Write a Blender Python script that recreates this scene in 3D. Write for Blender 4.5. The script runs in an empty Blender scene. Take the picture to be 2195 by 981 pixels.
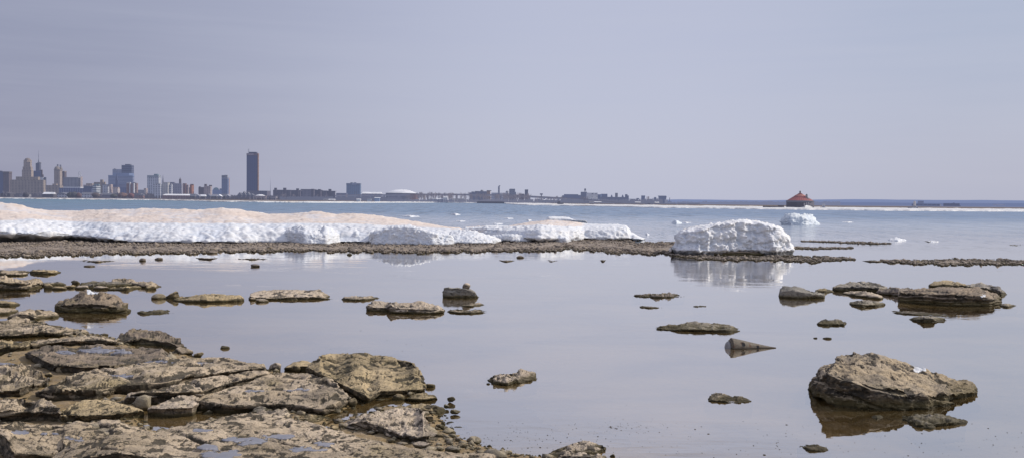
import bpy, math, random
import numpy as np
from mathutils import Matrix, Vector
random.seed(4); RNG = np.random.default_rng(4)
scene = bpy.context.scene
COL = scene.collection
PI = math.pi
# ------------------------------------------------------------------ camera
W0, H0, F = 2195.0, 981.0, 2000.0
CX, CY = W0/2, H0/2
CAMH = 2.4
def hor(x): return 420.5 + 0.0102*x
pitch = math.atan((CY-hor(CX))/F)
fw = np.array([0, math.cos(pitch), -math.sin(pitch)])
a = math.atan(0.0102)
rt = np.array([math.cos(a), 0, math.sin(a)])
rt = rt - fw*rt.dot(fw); rt /= np.linalg.norm(rt)
up = np.cross(rt, fw)
cam_d = bpy.data.cameras.new('camera'); cam = bpy.data.objects.new('camera', cam_d); COL.objects.link(cam)
cam.matrix_world = Matrix(((rt[0], up[0], -fw[0], 0), (rt[1], up[1], -fw[1], 0), (rt[2], up[2], -fw[2], CAMH), (0, 0, 0, 1)))
cam_d.sensor_width = 36; cam_d.lens = 36*F/W0; cam_d.clip_start = 0.1; cam_d.clip_end = 60000
scene.camera = cam
scene.view_settings.view_transform = 'Standard'; scene.view_settings.look = 'None'
scene.view_settings.exposure = 0; scene.view_settings.gamma = 1
scene.cycles.max_bounces = 8; scene.cycles.transparent_max_bounces = 12
def ray(px, py):
    px = np.asarray(px, float); py = np.asarray(py, float)
    return F*fw + (px-CX)[..., None]*rt - (py-CY)[..., None]*up
def onz(px, py, z=0.0):
    d = ray(px, py); t = (z-CAMH)/np.minimum(d[..., 2], -1e-3)
    P = d*t[..., None]; P[..., 2] += CAMH; return P
def ony(px, py, Y):
    d = ray(px, py); t = np.asarray(Y, float)/d[..., 1]
    P = d*t[..., None]; P[..., 2] += CAMH; return P
def topx(P):
    Q = P - np.array([0, 0, CAMH]); w = Q@fw
    return CX+F*(Q@rt)/w, CY-F*(Q@up)/w
# ------------------------------------------------------------------ noise
_prm = RNG.permutation(256); _prm = np.concatenate([_prm]*3)
_grd = RNG.normal(size=(256, 3)); _grd /= np.linalg.norm(_grd, axis=1)[:, None]
def pn(p):
    p = np.asarray(p, float); sh = p.shape[:-1]; p = p.reshape(-1, 3)
    i = np.floor(p).astype(int); f = p-i; i &= 255
    u = f*f*f*(f*(f*6-15)+10); r = np.zeros(len(p))
    for dx in (0, 1):
        A = _prm[i[:, 0]+dx]; wx = u[:, 0] if dx else 1-u[:, 0]
        for dy in (0, 1):
            B = _prm[A+i[:, 1]+dy]; wy = u[:, 1] if dy else 1-u[:, 1]
            for dz in (0, 1):
                g = _grd[_prm[B+i[:, 2]+dz]]; wz = u[:, 2] if dz else 1-u[:, 2]
                r += wx*wy*wz*(g[:, 0]*(f[:, 0]-dx)+g[:, 1]*(f[:, 1]-dy)+g[:, 2]*(f[:, 2]-dz))
    return (r*1.5).reshape(sh)
def fbm(p, o=4, g=0.5):
    p = np.asarray(p, float); s = 0; amp = 1; t = 0
    for k in range(o):
        s = s+amp*pn(p*(2.03**k)+17.3*k); t += amp; amp *= g
    return s/t*1.35
def ridge(p, o=3):
    p = np.asarray(p, float); s = 0; amp = 1; t = 0
    for k in range(o):
        s = s+amp*(1-np.abs(pn(p*(2.1**k)+9.1*k))*2); t += amp; amp *= .5
    return s/t
def sstep(a, b, x):
    t = np.clip((x-a)/(b-a), 0, 1); return t*t*(3-2*t)
# ------------------------------------------------------------------ objects
def tag(o, label=None, cat=None, group=None, kind=None):
    if label: o['label'] = label
    if cat: o['category'] = cat
    if group: o['group'] = group
    if kind: o['kind'] = kind
    return o
def mesh_obj(name, V, faces, mat, parent=None, smooth=True, attrs=None, origin=None):
    V = np.asarray(V, float)
    if origin is None and parent is None:
        origin = np.array([(V[:, 0].min()+V[:, 0].max())/2, (V[:, 1].min()+V[:, 1].max())/2, V[:, 2].min()])
    if parent is not None and origin is None: origin = np.array(parent['_o'])
    Vl = V-origin
    me = bpy.data.meshes.new(name)
    if isinstance(faces, np.ndarray):
        n, k = faces.shape
        me.vertices.add(len(V)); me.vertices.foreach_set('co', Vl.astype(np.float32).ravel())
        me.loops.add(n*k); me.loops.foreach_set('vertex_index', faces.astype(np.int32).ravel())
        me.polygons.add(n); me.polygons.foreach_set('loop_start', np.arange(0, n*k, k, dtype=np.int32))
        me.polygons.foreach_set('loop_total', np.full(n, k, dtype=np.int32))
        me.update(calc_edges=True)
    else:
        me.from_pydata([tuple(v) for v in Vl], [], faces)
    me.validate()
    if smooth: me.polygons.foreach_set('use_smooth', np.ones(len(me.polygons), dtype=bool))
    for k, v in (attrs or {}).items():
        at = me.attributes.new(k, 'FLOAT', 'POINT'); at.data.foreach_set('value', np.asarray(v, np.float32))
    me.materials.append(mat)
    o = bpy.data.objects.new(name, me); COL.objects.link(o)
    if parent is None: o.location = origin; o['_o'] = [float(q) for q in origin]
    else: o.parent = parent; o['_o'] = parent['_o']
    return o
def empty(name, loc):
    o = bpy.data.objects.new(name, None); COL.objects.link(o); o.location = loc; o.empty_display_size = .1
    o['_o'] = [float(q) for q in loc]; return o
# ------------------------------------------------------------------ materials
class NT:
    def __init__(s, name):
        s.m = bpy.data.materials.new(name); s.m.use_nodes = True; s.t = s.m.node_tree; s.t.nodes.clear()
        s.out = s.n('ShaderNodeOutputMaterial')
    def n(s, typ, **kw):
        nd = s.t.nodes.new(typ)
        for k, v in kw.items():
            if k.startswith('i_'):
                key = k[2:]; key = int(key) if key.isdigit() else key
                s.put(nd.inputs[key], v)
            else: setattr(nd, k, v)
        return nd
    def put(s, inp, v):
        if isinstance(v, bpy.types.NodeSocket): s.t.links.new(v, inp)
        elif isinstance(v, (tuple, list)) and len(v) == 3 and inp.type == 'RGBA': inp.default_value = (*v, 1)
        else: inp.default_value = v
    def math(s, op, a, b=0.0, c=None, clamp=False):
        nd = s.n('ShaderNodeMath', operation=op, use_clamp=clamp); s.put(nd.inputs[0], a); s.put(nd.inputs[1], b)
        if c is not None: s.put(nd.inputs[2], c)
        return nd.outputs[0]
    def mix(s, fac, a, b, blend='MIX'):
        nd = s.n('ShaderNodeMix', data_type='RGBA', blend_type=blend)
        s.put(nd.inputs[0], fac); s.put(nd.inputs[6], a); s.put(nd.inputs[7], b); return nd.outputs[2]
    def ramp(s, fac, lo, hi, a=0.0, b=1.0):
        nd = s.n('ShaderNodeMapRange', interpolation_type='SMOOTHSTEP')
        s.put(nd.inputs[0], fac); s.put(nd.inputs[1], lo); s.put(nd.inputs[2], hi); s.put(nd.inputs[3], a); s.put(nd.inputs[4], b)
        return nd.outputs[0]
    def noise(s, vec, scale, detail=6, rough=.55, dist=0.0):
        nd = s.n('ShaderNodeTexNoise'); s.put(nd.inputs['Vector'], vec); nd.inputs['Scale'].default_value = scale
        nd.inputs['Detail'].default_value = detail; nd.inputs['Roughness'].default_value = rough; nd.inputs['Distortion'].default_value = dist
        return nd.outputs['Fac']
    def mapping(s, vec, scale):
        nd = s.n('ShaderNodeMapping'); s.put(nd.inputs[0], vec); nd.inputs['Scale'].default_value = scale; return nd.outputs[0]
    def bump(s, h, dist, strength=1.0, normal=None):
        nd = s.n('ShaderNodeBump'); s.put(nd.inputs['Height'], h); s.put(nd.inputs['Distance'], dist); s.put(nd.inputs['Strength'], strength)
        if normal is not None: s.put(nd.inputs['Normal'], normal)
        return nd.outputs[0]
    def done(s, sh): s.t.links.new(sh, s.out.inputs[0]); return s.m
    def attr(s, name): return s.n('ShaderNodeAttribute', attribute_name=name).outputs['Fac']
def sepz(nt):
    g = nt.n('ShaderNodeNewGeometry'); p = nt.n('ShaderNodeSeparateXYZ', i_0=g.outputs['Position']); q = nt.n('ShaderNodeSeparateXYZ', i_0=g.outputs['Normal'])
    return g, p, q
def rock_mat(name, ca, cb, dark, lichen=.5, wetz=.10, algae=(.095, .075, .028), vert=.85, fine=1.0, deep=.35):
    nt = NT(name); g, p, q = sepz(nt); pos = g.outputs['Position']
    n1 = nt.noise(pos, 1.6*fine, 5, .6); n2 = nt.noise(nt.mapping(pos, (1, 1, 2.2)), 7*fine, 9, .68, .6); n3 = nt.noise(pos, 38*fine, 6, .65)
    n4 = nt.noise(pos, 3.3*fine, 7, .62, .3)
    vor = nt.n('ShaderNodeTexVoronoi'); nt.put(vor.inputs['Vector'], pos); vor.inputs['Scale'].default_value = 16*fine
    c = nt.mix(nt.ramp(n1, .35, .65), ca, cb)
    c = nt.mix(nt.ramp(n3, .42, .7, 0, .45), c, tuple(x*.55 for x in ca))
    c = nt.mix(nt.ramp(n4, .52, .68, 0, .55), c, algae if lichen > .55 else tuple(x*.5 for x in cb))
    nL = nt.noise(pos, .75*fine, 5, .62, .4); c = nt.mix(nt.ramp(nL, .46, .66, 0, .62), c, tuple(x*f for x, f in zip(cb, (.50, .52, .56))))
    c = nt.mix(nt.ramp(nt.noise(pos, 1.15*fine, 6, .65, .6), .56, .7, 0, .45), c, (.30, .235, .10))
    # dark pits and lichen crust; steep faces also darkened, painting in front-face shade
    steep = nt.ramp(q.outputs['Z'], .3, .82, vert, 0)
    d = nt.math('ADD', nt.math('MULTIPLY', n2, .62), nt.math('MULTIPLY', n3, .38))
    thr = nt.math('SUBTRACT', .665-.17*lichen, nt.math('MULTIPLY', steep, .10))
    pit = nt.attr('pit'); thr = nt.math('SUBTRACT', thr, nt.math('MULTIPLY', pit, .19))
    dm = nt.math('MULTIPLY', nt.math('SUBTRACT', d, thr), 13.0, clamp=True)
    spk = nt.ramp(nt.math('ADD', nt.math('MULTIPLY', nt.noise(nt.mapping(pos, (1, 1, 1.8)), 62*fine, 4, .6), .7), nt.math('MULTIPLY', n4, .3)), .525, .585, 0, .72)
    c = nt.mix(spk, c, tuple(x*1.3 for x in dark))
    c = nt.mix(nt.math('MULTIPLY', dm, .88), c, dark)
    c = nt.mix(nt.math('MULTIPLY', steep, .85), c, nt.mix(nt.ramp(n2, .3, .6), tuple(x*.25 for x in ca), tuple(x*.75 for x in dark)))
    zn = nt.math('ADD', p.outputs['Z'], nt.math('MULTIPLY', nt.math('SUBTRACT', n2, .5), .12))
    c = nt.mix(nt.ramp(zn, wetz*.3, wetz, .72, 0), c, algae)
    c = nt.mix(nt.ramp(zn, .005, .055, .85, 0), c, tuple(x*deep for x in algae))
    wet = nt.attr('wet'); w2 = nt.ramp(nt.math('ADD', wet, nt.math('MULTIPLY', nt.math('SUBTRACT', n4, .5), .7)), .35, .55)
    c = nt.mix(nt.math('MULTIPLY', w2, .8), c, (.035, .032, .028))
    h = nt.math('ADD', nt.math('MULTIPLY', n2, .65), nt.math('MULTIPLY', n3, .22))
    h = nt.math('SUBTRACT', h, nt.math('MULTIPLY', dm, .10))
    b = nt.bump(h, nt.math('MULTIPLY', nt.math('SUBTRACT', 1.0, nt.math('MULTIPLY', w2, .93)), .055/fine**.5), .9)
    bs = nt.n('ShaderNodeBsdfPrincipled', i_0=c); nt.put(bs.inputs['Normal'], b)
    nt.put(bs.inputs['Roughness'], nt.ramp(w2, 0, 1, .85, .05)); nt.put(bs.inputs['Specular IOR Level'], nt.ramp(w2, 0, 1, .25, 1.0))
    gl = nt.n('ShaderNodeBsdfGlossy', i_0=(.84, .79, .74)); gl.inputs['Roughness'].default_value = .02
    core = nt.ramp(nt.math('ADD', wet, nt.math('MULTIPLY', nt.math('SUBTRACT', n2, .5), .5)), .62, .74, 0, .52)
    return nt.done(nt.n('ShaderNodeMixShader', i_0=core, i_1=bs.outputs[0], i_2=gl.outputs[0]).outputs[0])
M = {}
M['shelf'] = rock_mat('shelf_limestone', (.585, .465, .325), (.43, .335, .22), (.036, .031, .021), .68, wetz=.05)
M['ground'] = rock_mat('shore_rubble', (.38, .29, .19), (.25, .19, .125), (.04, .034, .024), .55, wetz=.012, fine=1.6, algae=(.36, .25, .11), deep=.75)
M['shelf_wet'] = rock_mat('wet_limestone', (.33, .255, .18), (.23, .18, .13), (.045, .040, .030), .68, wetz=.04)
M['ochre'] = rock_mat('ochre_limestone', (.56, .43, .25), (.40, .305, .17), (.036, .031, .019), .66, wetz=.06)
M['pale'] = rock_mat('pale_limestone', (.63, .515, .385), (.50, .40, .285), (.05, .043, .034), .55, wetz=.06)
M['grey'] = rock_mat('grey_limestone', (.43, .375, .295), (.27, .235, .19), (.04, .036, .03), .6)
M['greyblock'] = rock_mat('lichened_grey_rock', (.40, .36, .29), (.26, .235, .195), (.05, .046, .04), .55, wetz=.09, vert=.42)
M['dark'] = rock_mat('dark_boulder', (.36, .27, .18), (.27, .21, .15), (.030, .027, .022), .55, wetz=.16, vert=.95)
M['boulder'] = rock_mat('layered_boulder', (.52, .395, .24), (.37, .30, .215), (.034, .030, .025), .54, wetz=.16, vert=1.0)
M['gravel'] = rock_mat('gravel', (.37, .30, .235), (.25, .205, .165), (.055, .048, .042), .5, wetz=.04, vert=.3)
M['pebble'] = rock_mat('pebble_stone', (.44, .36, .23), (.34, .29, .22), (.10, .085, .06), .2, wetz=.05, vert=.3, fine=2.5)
def ice_mat(name, shade=(.70, .695, .69), crust=(.64, .535, .455), lump=3.0, bd=.035):
    nt = NT(name); g, p, q = sepz(nt); pos = g.outputs['Position']
    n1 = nt.noise(pos, lump, 7, .6, .3); n2 = nt.noise(pos, 16, 6, .6); n3 = nt.noise(nt.mapping(pos, (1, .4, 1)), 1.0, 6, .65); n4 = nt.noise(pos, 45, 3, .6)
    vor = nt.n('ShaderNodeTexVoronoi', feature='SMOOTH_F1'); nt.put(vor.inputs['Vector'], pos); vor.inputs['Scale'].default_value = 5.0
    c = nt.mix(nt.ramp(n1, .35, .7), shade, tuple(x*f for x, f in zip(shade, (.86, .9, .95))))
    cr = nt.attr('crust')
    cc = nt.mix(nt.ramp(n3, .35, .7), crust, tuple(min(1, x*f) for x, f in zip(crust, (1.10, 1.14, 1.18))))
    cc = nt.mix(nt.ramp(n2, .55, .78, 0, .5), cc, tuple(x*.52 for x in crust))
    cc = nt.mix(nt.ramp(n4, .62, .75, 0, .5), cc, tuple(x*.42 for x in crust))
    n5 = nt.noise(nt.mapping(pos, (.55, .9, 2.0)), 1.1, 8, .72, .5)
    cc = nt.mix(nt.ramp(n5, .54, .66, 0, .55), cc, tuple(x*.66 for x in crust)); cc = nt.mix(nt.ramp(n5, .46, .36, 0, .6), cc, (.74, .68, .62))
    cm = nt.ramp(nt.math('ADD', cr, nt.math('MULTIPLY', nt.math('SUBTRACT', n3, .5), .9)), .35, .65)
    c = nt.mix(cm, c, cc)
    c = nt.mix(nt.math('MULTIPLY', nt.attr('hol'), .45), c, (.50, .55, .63))  # shade of the hollows painted in as a blue-grey tint
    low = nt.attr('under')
    c = nt.mix(nt.math('MULTIPLY', low, .9), c, (.07, .065, .06))  # shadow under the overhanging ice painted into the colour
    c = nt.mix(nt.ramp(nt.noise(nt.mapping(pos, (1, 1, 3.5)), 1.3, 6, .65, .4), .56, .72, 0, .35), c, tuple(x*.62 for x in crust))
    h = nt.math('ADD', nt.math('MULTIPLY', n1, .5), nt.math('MULTIPLY', n2, .22)); h = nt.math('SUBTRACT', h, nt.math('MULTIPLY', vor.outputs['Distance'], .5))
    b = nt.bump(h, bd, .8)
    bs = nt.n('ShaderNodeBsdfPrincipled', i_0=c); nt.put(bs.inputs['Normal'], b); bs.inputs['Roughness'].default_value = .7
    bs.inputs['Specular IOR Level'].default_value = .3
    return nt.done(bs.outputs[0])
M['ice'] = ice_mat('snowy_ice'); M['berg'] = ice_mat('grounded_ice', (.74, .725, .715), (.68, .62, .55), 4.0, .035)
M['floe'] = ice_mat('clear_ice', (.66, .69, .70), (.7, .7, .7), 2.0, .08)
M['farice'] = ice_mat('shore_ice', (.66, .645, .625), (.54, .49, .44), .12, .3)
# ------------------------------------------------------------------ lofted shapes read off the ground
class Z:
    def __init__(s, ox, oy, k): s.ox, s.oy, s.k = ox, oy, k
    def __call__(s, *pts): return [(s.ox+x/s.k, s.oy+y/s.k) for x, y in pts]
zA = Z(0, 560, 5.48); zB = Z(0, 700, 3.484); zC = Z(600, 700, 3.484); zD = Z(700, 590, 5.48); zE = Z(1300, 580, 4.878)
zF = Z(1650, 570, 4.028); zG = Z(1650, 730, 3.908); zH = Z(1150, 760, 3.99); zI = Z(1400, 440, 4.39); zJ = Z(1050, 430, 5.48)
zK = Z(550, 420, 3.987); zL = Z(0, 420, 3.987); zM = Z(1875, 400, 5.45); zS = Z(0, 0, 1); zP = Z(380, 850, 6.456); zQ = Z(840, 840, 6.957)
def curve(pts, n):
    p = np.array(pts, float); u = np.linspace(0, 1, n)
    x = p[0, 0]+(p[-1, 0]-p[0, 0])*u; y = np.interp(x, p[:, 0], p[:, 1]); return x, y
def loft(name, curves, mat, amp=.05, freq=2.0, smooth=2, strata=.0, sfreq=14, terr=0.0, back=None, skirt=.2, seed=0, q=1.0,
         crust=None, under=None, wet=(), parent=None, detail=.35, flute=0.0, capk=.10, lump=0.0, pit=0.0, maxnu=460, crag=0.0, dip=0.0, crack=0.0, crustx=None, calm=None):
    xs = [p[0] for c in curves for p in c[0]]; ys = [p[1] for c in curves for p in c[0]]
    wpx = max(xs)-min(xs)
    nu = int(np.clip(wpx*.62*q, 26, maxnu)); C = []; SX = []; SY = []
    Y0 = None
    for pts, mode, val in curves:
        x, y = curve(pts, nu)
        if mode == 'z': P = onz(x, y, val)
        elif mode == 'd': P = ony(x, y, Y0+val)
        elif mode == 'a':      # automatic depth: a nearly level top, never deeper than val[1]
            dmin, dmax, rise = val
            Pz = onz(x, y, np.minimum(C[-1][:, 2]+rise, CAMH-.2)); d = np.clip(Pz[:, 1]-C[-1][:, 1], dmin, dmax)
            k = max(3, nu//12); d = np.convolve(np.pad(d, k, mode='edge'), np.ones(2*k+1)/(2*k+1), 'valid')
            P = ony(x, y, C[-1][:, 1]+d)
        C.append(P); SX.append(x); SY.append(y)
        if Y0 is None: Y0 = P[:, 1].copy()
    bot = C[0].copy(); bot[:, 2] -= skirt
    Wd = np.abs(C[0][-1, 0]-C[0][0, 0])
    bk = C[-1].copy(); dd = back if back is not None else max(.05, .06*Wd); bk[:, 1] += dd*.6; bk[:, 2] = C[-1][:, 2]*.45
    b2 = C[-1].copy(); b2[:, 1] += dd; b2[:, 2] = np.minimum(C[0][:, 2], 0)-skirt
    C = [bot]+C+[bk, b2]; SX = [SX[0]]+SX+[SX[-1]]*2; SY = [SY[0]]+SY+[SY[-1]]*2
    rows = []; rx = []; ry = []; rv = []
    for k in range(len(C)-1):
        A, B = C[k], C[k+1]
        hpx = np.abs(SY[k+1]-SY[k]).max()
        n = 3 if k in (0, len(C)-3, len(C)-2) else int(np.clip(hpx*.75*q, 4, 110))
        for t in np.arange(n)/n:
            rows.append(A+(B-A)*t); rx.append(SX[k]+(SX[k+1]-SX[k])*t); ry.append(SY[k]+(SY[k+1]-SY[k])*t); rv.append(np.full(nu, k-1+t))
    rows.append(C[-1]); rx.append(SX[-1]); ry.append(SY[-1]); rv.append(np.full(nu, len(C)-2.))
    G = np.stack(rows, 1); RX = np.stack(rx, 1); RY = np.stack(ry, 1); RV = np.stack(rv, 1)
    # end caps
    def cap(i, sgn):
        c = G[i].mean(0); size = max(np.ptp(G[i][:, 2]), .3*np.ptp(G[i][:, 1]), 1e-3)
        o = np.array([sgn*size*capk, 0, 0]); return G[i]*.45+c*.55+o, G[i]*.02+c*.98+o*1.25
    l1, l2 = cap(0, -1); r1, r2 = cap(-1, 1)
    G = np.concatenate([l2[None], l1[None], G, r1[None], r2[None]]); e = lambda A: np.concatenate([A[:1]]*2+[A]+[A[-1:]]*2)
    RX, RY, RV = e(RX), e(RY), e(RV)
    for _ in range(smooth):
        G[:, 1:-1] = .25*G[:, :-2]+.5*G[:, 1:-1]+.25*G[:, 2:]
        G[1:-1] = .25*G[:-2]+.5*G[1:-1]+.25*G[2:]
    def normals(G):
        du = np.gradient(G, axis=0); dv = np.gradient(G, axis=1); N = np.cross(du, dv)
        N /= np.maximum(np.linalg.norm(N, axis=2), 1e-9)[..., None]; return N
    N = normals(G); flip = False
    if N[:, N.shape[1]//3:2*N.shape[1]//3+1, 2].mean() < 0: N = -N; flip = True
    off = np.array([seed*7.31, seed*3.17, seed*1.9])
    D = fbm(G*freq+off, 4)*amp + fbm(G*freq*5+off, 3, .6)*amp*detail
    if pit: D -= pit*np.clip(ridge(G*freq*2.2+off+5, 3)-.45, 0, 1)
    if lump: 
        D += lump*np.abs(fbm(G*freq*3.2+off+40, 3, .55))*1.6-(lump*.3 if lump < 0 else 0)
    PIT = np.zeros(G.shape[:2]); nz = N[..., 2]
    if crag:
        px_ = np.median(G[..., 1])/933.0; fc = 1/(13*px_); gs = G*np.array([1, .8, 1.3])
        n_ = fbm(gs*fc+off, 5, .62); k_ = fbm(gs*fc*1.15+off+50, 4, .6); h_ = fbm(G*fc*.28+off+80, 3)
        PIT = sstep(.05, .34, k_+.45*h_)
        D += crag*13*px_*(.13*n_-.14*PIT-.05*np.abs(fbm(gs*fc*.55+off+20, 3)))
    if crag:      # broken angular blocks along the edges
        for sc_, am_ in ((17, .13), (8, .07)):
            qq = G/(sc_*px_)*np.array([.55, .55, 1.25])+.45*np.stack([fbm(gs*fc*.7+off+90+k, 2) for k in range(3)], -1)
            iq = np.floor(qq).astype(int) & 255; hq = _prm[_prm[_prm[iq[..., 0]]+iq[..., 1]]+iq[..., 2]]/255.0
            D += crag*sc_*px_*am_*(hq-.5)*(.30+.70*sstep(.93, .6, np.abs(nz)))
    M0 = np.zeros(G.shape[:2])
    for (ex, ey, rx_, ry_) in wet:
        M0 = np.maximum(M0, sstep(0.0, .5, 1-((RX-ex)/rx_/1.25)**2-((RY-ey)/ry_/1.25)**2+1.5*fbm(G*np.array([5, 7, 5])+off, 4, .6)-.25))
    if strata:
        w = sstep(.85, .35, np.abs(nz)); zz = (G[..., 2]+dip*G[..., 0])*sfreq+1.2*fbm(G*np.array([1.2, 1.2, .3])+off, 3)
        s = pn(np.stack([zz, np.zeros_like(zz)+seed*3.7, .4*fbm(G*.9+off, 2)], -1)); D += w*strata*(sstep(-.18, .12, s)*1.4-.9)
    if flute:
        w = sstep(.8, .3, np.abs(nz)); D += w*flute*fbm(G*np.array([3.2, 3.2, .8])+off, 3)
    if terr:
        up_ = sstep(.4, .8, nz); t = fbm(G*np.array([.9, 1.5, 0])*freq*.6+off+11, 3, .45)*3.0
        t = np.floor(t)+sstep(.80, 1., t-np.floor(t)); t2 = fbm(G*np.array([2.6, 3.6, 0])*max(freq*.6, .6)+off+61, 2, .4)*2.6
        e2 = t2-np.floor(t2); PIT = np.maximum(PIT, .55*sstep(.80, .9, e2)*up_); t2 = np.floor(t2)+sstep(.80, 1., e2)
        G[..., 2] += up_*terr*(t+.45*t2)*(1-M0)
    if crack:
        upw = sstep(.45, .85, nz); ca_ = math.radians(25+(seed*37) % 40)
        for q_, (an, f1, f2) in enumerate(((ca_, 1.15, .16), (ca_+1.35, .8, .14))):
            U = G[..., 0]*math.cos(an)+G[..., 1]*math.sin(an); W_ = -G[..., 0]*math.sin(an)+G[..., 1]*math.cos(an)
            cv = np.abs(pn(np.stack([U*f1+.10*fbm(G*2.5+off, 3), W_*f2, np.full_like(U, seed*2.7+q_*9)], -1)))
            k_ = sstep(.055, .012, cv)*sstep(-.25, .1, fbm(G*.7+off+33*q_, 3)); D -= crack*k_*upw; PIT = np.maximum(PIT, k_*upw)
    if calm: D *= 1-(1-calm[2])*sstep(calm[0], calm[1], RV)
    HOL = sstep(-.1, -1.1, (D-D.mean())/(D.std()+1e-6))
    D *= (1-.9*M0); 
    G = G+N*D[..., None]
    if wet: G[..., 2] -= M0*.012
    nu2, nv2 = G.shape[:2]; ii = np.arange(nu2*nv2).reshape(nu2, nv2)
    q4 = np.stack([ii[:-1, :-1], ii[1:, :-1], ii[1:, 1:], ii[:-1, 1:]], -1).reshape(-1, 4)
    if flip: q4 = q4[:, ::-1]
    at = {'wet': M0.ravel(), 'pit': PIT.ravel()}
    if mat.name.endswith('ice'): at = {'hol': HOL.ravel()}
    if crust is not None:
        cv_ = sstep(crust[0], crust[1], RV)
        if crustx: cv_ = cv_*sstep(crustx[0], crustx[0]+25, RX)*sstep(crustx[1], crustx[1]-70, RX)
        at['crust'] = cv_.ravel()
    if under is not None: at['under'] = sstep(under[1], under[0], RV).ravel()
    o = mesh_obj(name, G.reshape(-1, 3), q4, mat, parent, attrs=at)
    LAST.update(G=G, RX=RX, RY=RY, RV=RV, N=N, flip=flip, o=o)
    return o
LAST = {}
def patch_on(name, ell, mat, th=.02, parent=None, seed=0):
    "a thin lumpy patch (snow, droppings) lying on the last lofted surface"
    G, RX, RY, N = LAST['G'], LAST['RX'], LAST['RY'], LAST['N']
    if LAST['flip'] is None: pass
    px, py = topx(G.reshape(-1, 3)); px = px.reshape(RX.shape); py = py.reshape(RX.shape)
    front = (LAST['RV'] >= -.2) & (LAST['RV'] <= LAST['RV'].max()-1.2)
    ex, ey, rx, ry = ell
    d = 1-((px-ex)/rx)**2-((py-ey)/ry)**2+.9*fbm(G*9+seed*3.3, 4, .6)-.15
    h = np.where(front, np.clip(d, 0, .8)/.8, 0)**.6
    keep = (h[:-1, :-1] > 0)+(h[1:, :-1] > 0)+(h[:-1, 1:] > 0)+(h[1:, 1:] > 0)
    ii = np.arange(h.size).reshape(h.shape)
    q4 = np.stack([ii[:-1, :-1], ii[1:, :-1], ii[1:, 1:], ii[:-1, 1:]], -1)[keep]
    if not len(q4): return
    if LAST['flip']: q4 = q4[:, ::-1]
    P = (G+N*((h*th-.004)*(1+.4*fbm(G*14, 2)))[..., None]).reshape(-1, 3)
    u, inv = np.unique(q4, return_inverse=True)
    return mesh_obj(name, P[u], inv.reshape(-1, 4), mat, parent or LAST['o'])
def rock(name, label, base, lip, back, mat='shelf', cat='rock', dmax=None, rise=0.0, bz=0.0, setb=.02, group=None, **kw):
    x0, x1 = base[0][0], base[-1][0]; wm = abs(onz(np.array([x1]), np.array([base[len(base)//2][1]]), bz)[0, 0]-onz(np.array([x0]), np.array([base[len(base)//2][1]]), bz)[0, 0])
    dmax = dmax or .6*wm; amp = kw.pop('amp', np.clip(.035*wm, .008, .05))
    kw['lump'] = -kw.get('lump', .3*amp); hp = max(p[1] for p in base)-min(p[1] for p in back); kw.setdefault('crag', float(np.clip(hp/42, .35, 1.0))); kw.setdefault('terr', .5*amp); kw.setdefault('smooth', 1); kw.setdefault('strata', amp*.6); kw.setdefault('freq', float(np.clip(2.4/wm, 1.0, 9))); kw.setdefault('seed', abs(hash_(label)) % 97)
    if cat == 'rock slab': amp *= .55; kw['lump'] = 0; kw['crag'] *= .62; setb = -.05; kw['terr'] = kw['terr']*.9
    o = loft(name, [(base, 'z', bz), (lip, 'd', setb), (back, 'a', (.04, dmax, rise))], M[mat], amp=amp, **kw)
    return tag(o, label, cat, group)
def hash_(s):
    h = 7
    for ch in s: h = (h*31+ord(ch)) % 1000003
    return h
def blob(n1=26, n2=15, planes=9, seed=0, cmin=.55, rough=.06):
    r = np.random.default_rng(seed); th = np.linspace(0, 2*PI, n1, endpoint=False); ph = np.linspace(-PI/2, PI/2, n2)[1:-1]
    T, Pp = np.meshgrid(th, ph, indexing='ij'); V = np.stack([np.cos(T)*np.cos(Pp), np.sin(T)*np.cos(Pp), np.sin(Pp)], -1)
    V = np.concatenate([V.reshape(-1, 3), [[0, 0, -1], [0, 0, 1]]]); m = n2-2; F_ = []
    for i in range(n1):
        j = (i+1) % n1
        for k in range(m-1): F_.append((i*m+k, j*m+k, j*m+k+1, i*m+k+1))
        F_.append((n1*m, j*m, i*m)); F_.append((n1*m+1, i*m+m-1, j*m+m-1))
    for _ in range(planes):
        n = r.normal(size=3); n /= np.linalg.norm(n); c = r.uniform(cmin, .9)
        V = V-np.maximum(V@n-c, 0)[:, None]*n
    V = V*(1+rough*fbm(V*2.2+seed, 3))[:, None]
    return V, F_
def stone(label, px, py, w, h, mat='pebble', z=0.0, seed=None, name='stone', cat='stone', group=None, sink=.42, planes=13, ratio=.6, rot=None, rough=.10, tilt=.15):
    seed = seed if seed is not None else hash_(label+str(px)) % 999; r = np.random.default_rng(seed)
    c = onz(np.array([px]), np.array([py]), z)[0]; s = c[1]/F
    V, F_ = blob(30 if w > 25 else 22, 17 if w > 25 else 13, planes, seed, rough=rough)
    V = V/np.abs(V).max(0); wm, hm = w*s, h*s
    a = r.uniform(-tilt, tilt); R = np.array([[math.cos(a), 0, math.sin(a)], [0, 1, 0], [-math.sin(a), 0, math.cos(a)]])
    V = V@R.T; zmin = -1+2*sink; 
    V = V*np.array([wm/2, wm/2*ratio, hm/(2*(1-sink))])+np.array([c[0], c[1]+wm*ratio*.35, z+hm/(2*(1-sink))*(1-2*sink)])
    o = mesh_obj(name, V, F_, M[mat]); return tag(o, label, cat, group)
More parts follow.
